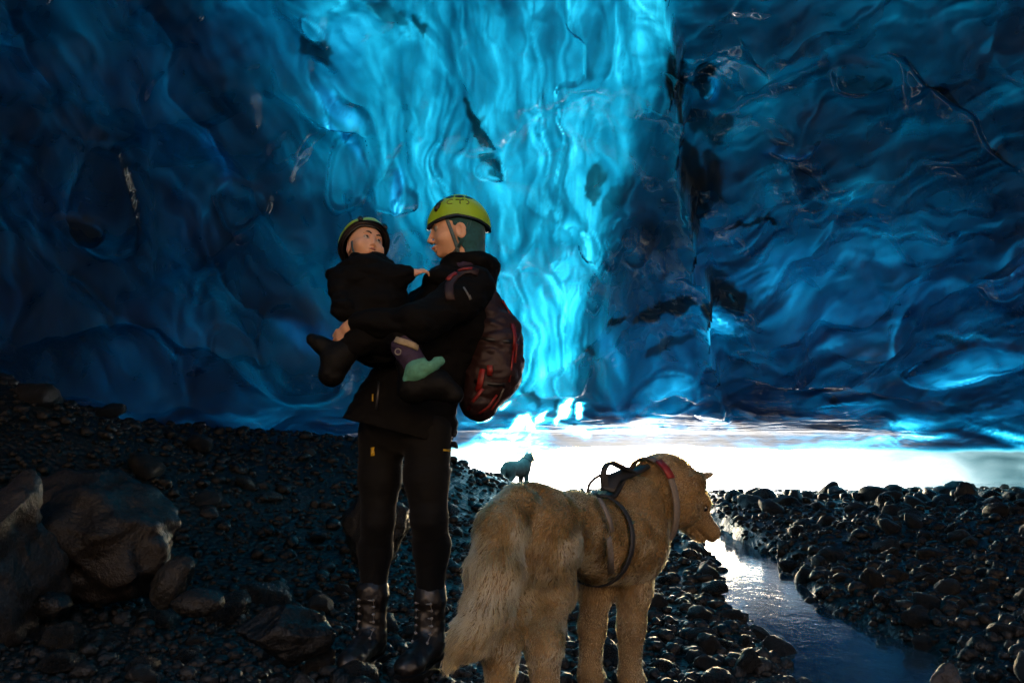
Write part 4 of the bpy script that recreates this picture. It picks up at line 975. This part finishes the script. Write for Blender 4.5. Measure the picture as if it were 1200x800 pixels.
S.chain([W(474, 406, 2.605), W(485, 426, 2.605)], [.048, .044], .02); S.wrinkle(.003, 20, 20, 40, 37, True); tr = S.mesh('gaiter', M_PURPLE, KID)
band_on('fleece_trim', bvh_of(tr), [(464, 398), (470, 400), (477, 402), (484, 405), (489, 408)], .024, .004, M_CREAM, tr)
p, n = onto(bvh_of(tr), 467, 412)
p = p if p is not None else W(467, 412, 2.565)
for rr, m, nm in ((.012, M_GREY, 'button'), (.008, M_PURPLE, 'button_face')):
    P = [p + np.array([rr*math.cos(a), -.003 if rr > .01 else -.006, rr*math.sin(a)]) for a in np.linspace(0, 2*math.pi, 16, endpoint=False)]; Q = [v + np.array([0, .008, 0]) for v in P]
    link(nm, make_mesh(nm, P + Q, [tuple(range(16))] + [(i, 16 + i, 16 + (i+1) % 16, (i+1) % 16) for i in range(16)], False), m, tr)
khf = frame((.53, -.70, .42), (.12, .10, 1))
kh, _ = helmet(KID, kq(-.12, 0, .10), khf, (.106, .096, .110), front=.28, side=.06, back=-.35, emblem=False, rimw=.02)
bv = bvh_of(kbody)
band_on('chin_strap', bv, [(413, 283), (414, 291), (416, 299), (420, 306)], .013, .0015, M_WEB, kh); band_on('chin_strap', bv, [(455, 290), (455, 297), (453, 304)], .009, .0015, M_WEB, kh)
shift(KID)
tag(KID, 'small child in lime helmet and black snowsuit carried on the adult\'s arm', 'person')

# ---------------------------------------------------------------- dogs
def fur_mat(name, stops, scale=6, rough=.35):
    n = NT(name); c = n.coord()
    a = n.n('ShaderNodeAttribute', attribute_name='tone').outputs['Fac']
    f = n.math('ADD', n.math('MULTIPLY', n.noise(scale, 3, .6, c), .55), n.math('MULTIPLY', a, .5))
    h = n.n('ShaderNodeBsdfHairPrincipled'); h.parametrization = 'COLOR'
    n.t.links.new(n.ramp(f, stops), h.inputs['Color']); h.inputs['Roughness'].default_value = rough; h.inputs['Radial Roughness'].default_value = .55
    return n.done(h.outputs[0])
def grow_fur(name, body, segs, n, mat, seed, lengths, radius=.0007, rise=.28):
    """strands rooted all over the body, lying along the limb they grow on (segs: from, to, length, droop)"""
    me = body.data; r = np.random.default_rng(seed)
    v = np.empty(len(me.vertices)*3, np.float32); me.vertices.foreach_get('co', v); v = v.reshape(-1, 3)
    q = np.empty(len(me.loops), np.int32); me.loops.foreach_get('vertex_index', q); q = q.reshape(-1, 4)
    A, B, C, D = (v[q[:, i]] for i in range(4)); nr = np.cross(C - A, D - B); ar = np.linalg.norm(nr, axis=1); nr /= np.maximum(ar, 1e-12)[:, None]
    k = r.choice(len(q), n, p=ar/ar.sum()); u, w = r.random((2, n, 1)); P = (A[k]*(1-u) + B[k]*u)*(1-w) + (D[k]*(1-u) + C[k]*u)*w; N = nr[k]
    fl = np.zeros((n, 3)); L = np.zeros(n); ws = np.zeros(n)
    for a, b, ln, dr, rad in segs:
        a = np.array(a); b = np.array(b); ab = b - a; t = np.clip(((P - a)@ab)/(ab@ab), 0, 1); d = np.linalg.norm(P - a - t[:, None]*ab, axis=1)/rad
        g = 1/(d**6 + 1e-3); fl += g[:, None]*(ab/np.linalg.norm(ab) + np.array([0, 0, -dr])); L += g*ln; ws += g
    fl /= ws[:, None]; L *= .50/ws; nz = np.stack([fbm(P[:, 0]*13 + 9*i, P[:, 1]*13, P[:, 2]*13, 2) for i in range(3)], 1); cl = np.stack([perlin(P[:, 0]*55 + 9*i, P[:, 1]*55, P[:, 2]*55) for i in range(3)], 1)
    fl = fl - (fl*N).sum(1, keepdims=True)*N; fl /= np.maximum(np.linalg.norm(fl, axis=1, keepdims=True), 1e-6)
    d0 = N*rise*2.2 + fl +   .25*nz + .32*cl + .12*r.normal(size=(n, 3)); d0 /= np.linalg.norm(d0, axis=1, keepdims=True)
    d1 = N*rise*.55 + fl + .5*nz + .6*cl + .15*r.normal(size=(n, 3)) + np.array([0, 0, -.12]); d1 /= np.linalg.norm(d1, axis=1, keepdims=True)
    L = L*r.uniform(.65, 1.15, n)*(1 + .5*nz[:, 0]); pts = np.empty((n, 4, 3), np.float32)
    pts[:, 0] = P - N*.003
    pts[:, 1] = P + d0*(L*.33)[:, None]; pts[:, 2] = pts[:, 1] + (d0*.5 + d1*.5)*(L*.33)[:, None]; pts[:, 3] = pts[:, 2] + d1*(L*.34)[:, None]
    cu = bpy.data.hair_curves.new(name); cu.add_curves([4]*n); cu.attributes['position'].data.foreach_set('vector', pts.ravel())
    ra = cu.attributes.get('radius') or cu.attributes.new('radius', 'FLOAT', 'POINT'); ra.data.foreach_set('value', np.tile(np.array([1, .9, .65, .12], np.float32)*radius, n))
    tn = cu.attributes.new('tone', 'FLOAT', 'POINT'); tn.data.foreach_set('value', np.repeat(np.clip(r.random(n)*.6 + .2 + 1.1*nz[:, 1], 0, 1).astype(np.float32), 4))
    o = bpy.data.objects.new(name, cu); COL.objects.link(o); cu.materials.append(mat); o.parent = body; return o

DOG = empty('dog', (.20, 2.30, 0))
S = Sdf((-.32, 1.72, -.02), (.86, 3.02, .86), .007)
p = lambda x, y, Y: W(x, y, Y)
hipc, loin, chest, wither = p(622, 622, 2.18), p(672, 618, 2.34), p(733, 632, 2.58), p(735, 597, 2.60)
S.ell(hipc, (.112, .14, .118), None, .05)
S.cone(hipc, loin, .114, .088, .06); S.cone(loin, chest, .088, .118, .06)
S.cone(p(700, 640, 2.46), p(736, 640, 2.62), .108, .112, .05); S.cone(chest, wither, .12, .095, .05); S.ell(p(732, 632, 2.67), (.068, .095, .12), None, .05)
S.cone(p(740, 600, 2.62), p(770, 580, 2.72), .098, .090, .06); S.cone(p(744, 618, 2.66), p(774, 595, 2.73), .085, .074, .05)
# head: skull, cheeks, muzzle turned to the right and down
hd = p(792, 577, 2.74); hf = frame((.70, .12, -.66), (.62, .10, .75))
hq = lambda x, y, z: hd + hf@np.array([x, y, z])
S.ell(hd, (.112, .098, .092), hf, .04); S.ell(hq(-.06, 0, -.01), (.10, .098, .102), hf, .05)
for y in (-1, 1): S.ell(hq(.03, y*.055, -.045), (.065, .045, .055), hf, .03); S.ell(hq(.085, y*.040, .035), (.03, .022, .02), hf, .02); S.ell(hq(.098, y*.052, .018), (.018, .016, .016), hf, .01, 'cut')
S.cone(hq(.07, 0, -.012), hq(.180, 0, -.020), .056, .036, .03); S.cone(hq(.06, 0, -.052), hq(.160, 0, -.052), .036, .024, .015); S.ell(hq(.187, 0, -.004), (.022, .022, .018), hf, .012)
S.ell(hq(.16, 0, -.047), (.06, .05, .004), hf, .006, 'cut')
for y in (-1, 1):                # ears: the far one pricked sideways, the near one laid back
    a = hq(-.005, y*.062, .062); b = hq(.075, y*.055, .155) if y > 0 else hq(-.02, y*.098, .052)
    c_ = hq(.035, y*.05, .075)
    S.cone(a, b, .034, .008, .02, flat=(hf@np.array([.6, y*.7, -.35]), .45)); S.cone(c_, b, .022, .008, .012, flat=(hf@np.array([.6, y*.7, -.35]), .45))
# legs
def leg(pts, rad, k=.03):
    S.chain(pts, rad, k)
leg([p(637, 645, 2.17), p(648, 690, 2.25), p(637, 755, 2.08), p(640, 840, 2.09)], [.088, .058, .040, .034], .04); leg([p(600, 648, 2.12), p(612, 690, 2.20), p(586, 755, 2.02), (-.03, 2.05, .07)], [.090, .060, .040, .034], .04)
pr = p(640, 840, 2.09); S.ell((pr[0] + .02, pr[1] + .035, .035), (.045, .065, .035), None, .02); S.cone(pr, (pr[0], pr[1], .05), .038, .036, .02); S.ell((.0, 2.09, .035), (.045, .065, .035), None, .02)
fr_, fl_ = p(738, 790, 2.60), p(691, 788, 2.62)
leg([p(738, 645, 2.66), p(742, 690, 2.60), p(740, 735, 2.585), fr_], [.074, .055, .041, .034], .03); leg([p(702, 650, 2.60), p(698, 690, 2.62), p(694, 735, 2.63), fl_], [.072, .053, .041, .035], .03)
for q_ in (fr_, fl_): S.cone(q_, (q_[0], q_[1], .04), .038, .036, .02); S.ell((q_[0] + .015, q_[1] + .03, .034), (.043, .060, .034), None, .02)
for cx, cy in ((pr[0] + .02, pr[1] + .035), (.0, 2.09), (fr_[0] + .015, fr_[1] + .03), (fl_[0] + .015, fl_[1] + .03)):
    for k_ in (-.024, -.008, .008, .024): S.ell((cx + k_, cy + .045, .022), (.011, .020, .018), None, .006)
tail = [p(606, 592, 2.06), p(588, 620, 1.99), p(580, 665, 1.95), p(572, 710, 1.93), p(552, 745, 1.92), p(528, 774, 1.92)]
S.chain(tail, [.050, .056, .056, .050, .038, .012], .03)
M_DOGSKIN = simple_mat('tan_undercoat', (.16, .10, .04), .9, .3, 18, .4, .004)
dbody = S.mesh('body', M_DOGSKIN, DOG, 2)
up_ = (0, 0, .7)
segs = [(wither + np.array(up_)*0, hipc, .034, .35, .13), (chest, hipc, .034, .5, .14), (hd, wither, .030, .3, .11), (hd, chest, .030, .5, .10), (hq(.16, 0, -.02), hq(.03, 0, .0), .010, 0, .05), (hq(.03, 0, 0), hq(-.10, 0, .0), .022, .1, .09)]
for a, b, l_, rr in ((p(648, 640, 2.16), p(668, 695, 2.26), .038, .10), (p(668, 695, 2.26), p(646, 770, 2.06), .030, .06), (p(646, 770, 2.06), pr, .014, .045), (p(600, 640, 2.12), p(612, 695, 2.20), .038, .10), (p(612, 695, 2.2), p(586, 770, 2.0), .032, .06), (p(586, 770, 2.0), np.array([-.02, 2.05, .04]), .014, .045),
                     (p(748, 640, 2.66), p(748, 690, 2.60), .022, .08), (p(748, 690, 2.60), fr_, .012, .045), (p(702, 640, 2.6), p(698, 690, 2.62), .022, .075), (p(698, 690, 2.62), fl_, .012, .045)): segs.append((a, b, l_, 0, rr))
for i in range(len(tail) - 1): segs.append((tail[i], tail[i+1], .070 if i > 0 else .05, .15, .062))
M_FUR = fur_mat('tan_fur', [(.25, (.12, .062, .017)), (.48, (.26, .155, .052)), (.75, (.46, .33, .15))])
grow_fur('fur', dbody, segs, 95000, M_FUR, 5, None)
# nose, eyes
S2 = Sdf(hq(.195, 0, 0) - .04, hq(.195, 0, 0) + .04, .002); S2.ell(hq(.201, 0, -.004), (.016, .021, .016), hf, .006)
for y in (-1, 1): S2.ell(hq(.215, y*.009, -.006), (.006, .004, .004), hf, .003, 'cut')
S2.mesh('nose', M_BLACKP, dbody)
for y in (-1, 1):
    bm = bmesh.new(); bmesh.ops.create_uvsphere(bm, u_segments=12, v_segments=8, radius=.013); me = bpy.data.meshes.new('eye'); bm.to_mesh(me); bm.free()
    link('eye', me, M_IRIS, dbody).location = hq(.094, y*.050, .018)
# harness and collar: bands laid round the body by casting inward
bvd = bvh_of(dbody)
def ring(c, ax, up, n=30, lift=.012, R_=.5, arc=(0, 2*math.pi)):
    A = frame(ax, up); P, N = [], []
    for a in np.linspace(*arc, n, endpoint=arc[1] < 6.2):
        d = A@np.array([0, math.cos(a), math.sin(a)]); best = None
        h = bvd.ray_cast(Vector(c), Vector(d))
        if h[0] is None: continue
        P.append(np.array(h[0]) + d*lift); N.append(d)
    return P, N
spine = wither - hipc; spine /= np.linalg.norm(spine)
M_HARN = simple_mat('black_harness_webbing', (.012, .011, .011), .6, .3, 200, .4, .001); M_HGREY = simple_mat('grey_collar_webbing', (.14, .12, .10), .65, .3, 150, .4, .001)
c0 = p(700, 625, 2.45); P, N = ring(c0, (spine[0], spine[1], -.12), (0, 0, 1)); HARN = strap('harness', P, N, .024, .003, M_HARN, DOG, True)
P, N = ring(p(764, 600, 2.70), (.66, .50, .10), (0, 0, 1), lift=.016); COLLAR = strap('collar', P, N, .030, .004, M_HGREY, DOG, True)
i_ = int(np.argmin([abs(q_[0] - .50) + q_[1]*.6 - q_[2]*.2 for q_ in P])); strap('tag', [P[(i_ + k) % len(P)] + N[(i_ + k) % len(P)]*.006 for k in (0, 1, 2)], [N[(i_ + k) % len(P)] for k in (0, 1, 2)], .034, .004, M_RED, COLLAR)
top_b = p(712, 566, 2.50); 
def top_of(px, Y, lift=.012):
    x = (px - 600)/FPX*Y*1.012; h = bvd.ray_cast(Vector((x, Y, 1.5)), Vector((0, 0, -1))); return np.array(h[0]) + np.array([0, 0, lift]) if h[0] is not None else W(px, 568, Y)
bk = [top_of(700, 2.44), top_of(712, 2.50), top_of(725, 2.56), top_of(740, 2.62), top_of(752, 2.66)]
strap('back_strap', bez(bk, 12), (0, 0, 1), .044, .006, M_HARN, HARN)
pa, pb, pc, pd = top_of(686, 2.46, .0), top_of(702, 2.47, .0), top_of(722, 2.53, .0), top_of(736, 2.60, .0)
h1 = bez([pa + (0, 0, .002), pa + np.array([.006, 0, .05]), (pa + pb)/2 + np.array([.02, .01, .078]), pb + np.array([.03, .02, .075])], 14)
h2 = bez([pb + np.array([.012, .01, .03]), pb + np.array([.008, 0, .088]), (pb + pc)/2 + np.array([.0, 0, .10]), pc + np.array([.01, 0, .072]), pd + np.array([.01, 0, .01])], 18)
tube('handle', h1, .0055, M_HARN, HARN, 8); strap('handle', h2, (0, .25, 1), .026, .006, M_HARN, HARN)
strap('back_strap', bez([pb + np.array([.02, .0, .028]), (pb + pc)/2 + np.array([.01, 0, .050]), pc + np.array([0, 0, .045]), pd + np.array([.0, 0, .02])], 12), (0, -.8, .5), .045, .006, M_HARN, HARN)
bv = bvd
for y0, pix, m in ((0, [(697, 590), (702, 600), (707, 611), (710, 622)], M_HGREY), (0, [(706, 628), (710, 645), (713, 665), (715, 685)], M_HGREY)):
    band_on('side_strap', bv, pix, .022, .003, m, HARN, .022)
bpy.context.view_layer.update()
shift(DOG)
tag(DOG, 'large tan furry dog in black harness turning its head toward the stream', 'dog')

# the second dog, far off near the mouth
fdx, fdy = W(606, 574, 15.0)[:2]; FD = empty('dog', (fdx, fdy, float(ground(np.array([fdx]), np.array([fdy]))[0]) + .06))
S = Sdf((-.6, -.3, -.05), (.6, .3, .95), .012)
S.chain([(-.24, 0, .50), (.0, 0, .50), (.18, 0, .52)], [.17, .16, .18], .06); S.cone((.22, 0, .60), (.36, 0, .72), .14, .11, .05); S.ell((.37, 0, .73), (.13, .11, .10), None, .04); S.cone((.42, 0, .72), (.53, 0, .69), .05, .032, .03)
for y in (-1, 1):
    S.cone((.36, y*.05, .80), (.37 + .05, y*.075, .87), .035, .010, .015)
    S.chain([(-.28, y*.07, .48), (-.24, y*.08, .33), (-.34, y*.08, .20), (-.31, y*.08, .03)], [.095, .065, .04, .035], .03); S.ell((-.29, y*.08, .03), (.05, .035, .03), None, .02)
    S.chain([(.20, y*.07, .46), (.21, y*.08, .26), (.22, y*.08, .03)], [.08, .05, .038], .03); S.ell((.245, y*.08, .03), (.05, .035, .03), None, .02)
S.chain([(-.36, 0, .58), (-.44, 0, .48), (-.45, 0, .33), (-.42, 0, .22)], [.05, .06, .06, .02], .03)
M_FD = simple_mat('grey_green_coat', (.035, .04, .037), .9, .4, 14, .6, .01)
fb_ = S.mesh('body', M_FD, FD)
bvd2 = bvh_of(fb_); P, N = [], []
A_ = frame((.75, 0, .65), (0, 0, 1))
for a in np.linspace(0, 2*math.pi, 24, endpoint=False):
    d = A_@np.array([0, math.cos(a), math.sin(a)]); h = bvd2.ray_cast(Vector((.28, 0, .65)), Vector(d))
    if h[0] is not None: P.append(np.array(h[0]) + d*.004); N.append(d)
strap('collar', P, N, .04, .006, M_HARN, FD, True)
bpy.context.view_layer.update()
FD.rotation_euler = (0, 0, R(48)); FD.scale = (.92, .92, .88)
tag(FD, 'small dark dog standing far off against the bright cave mouth', 'dog')
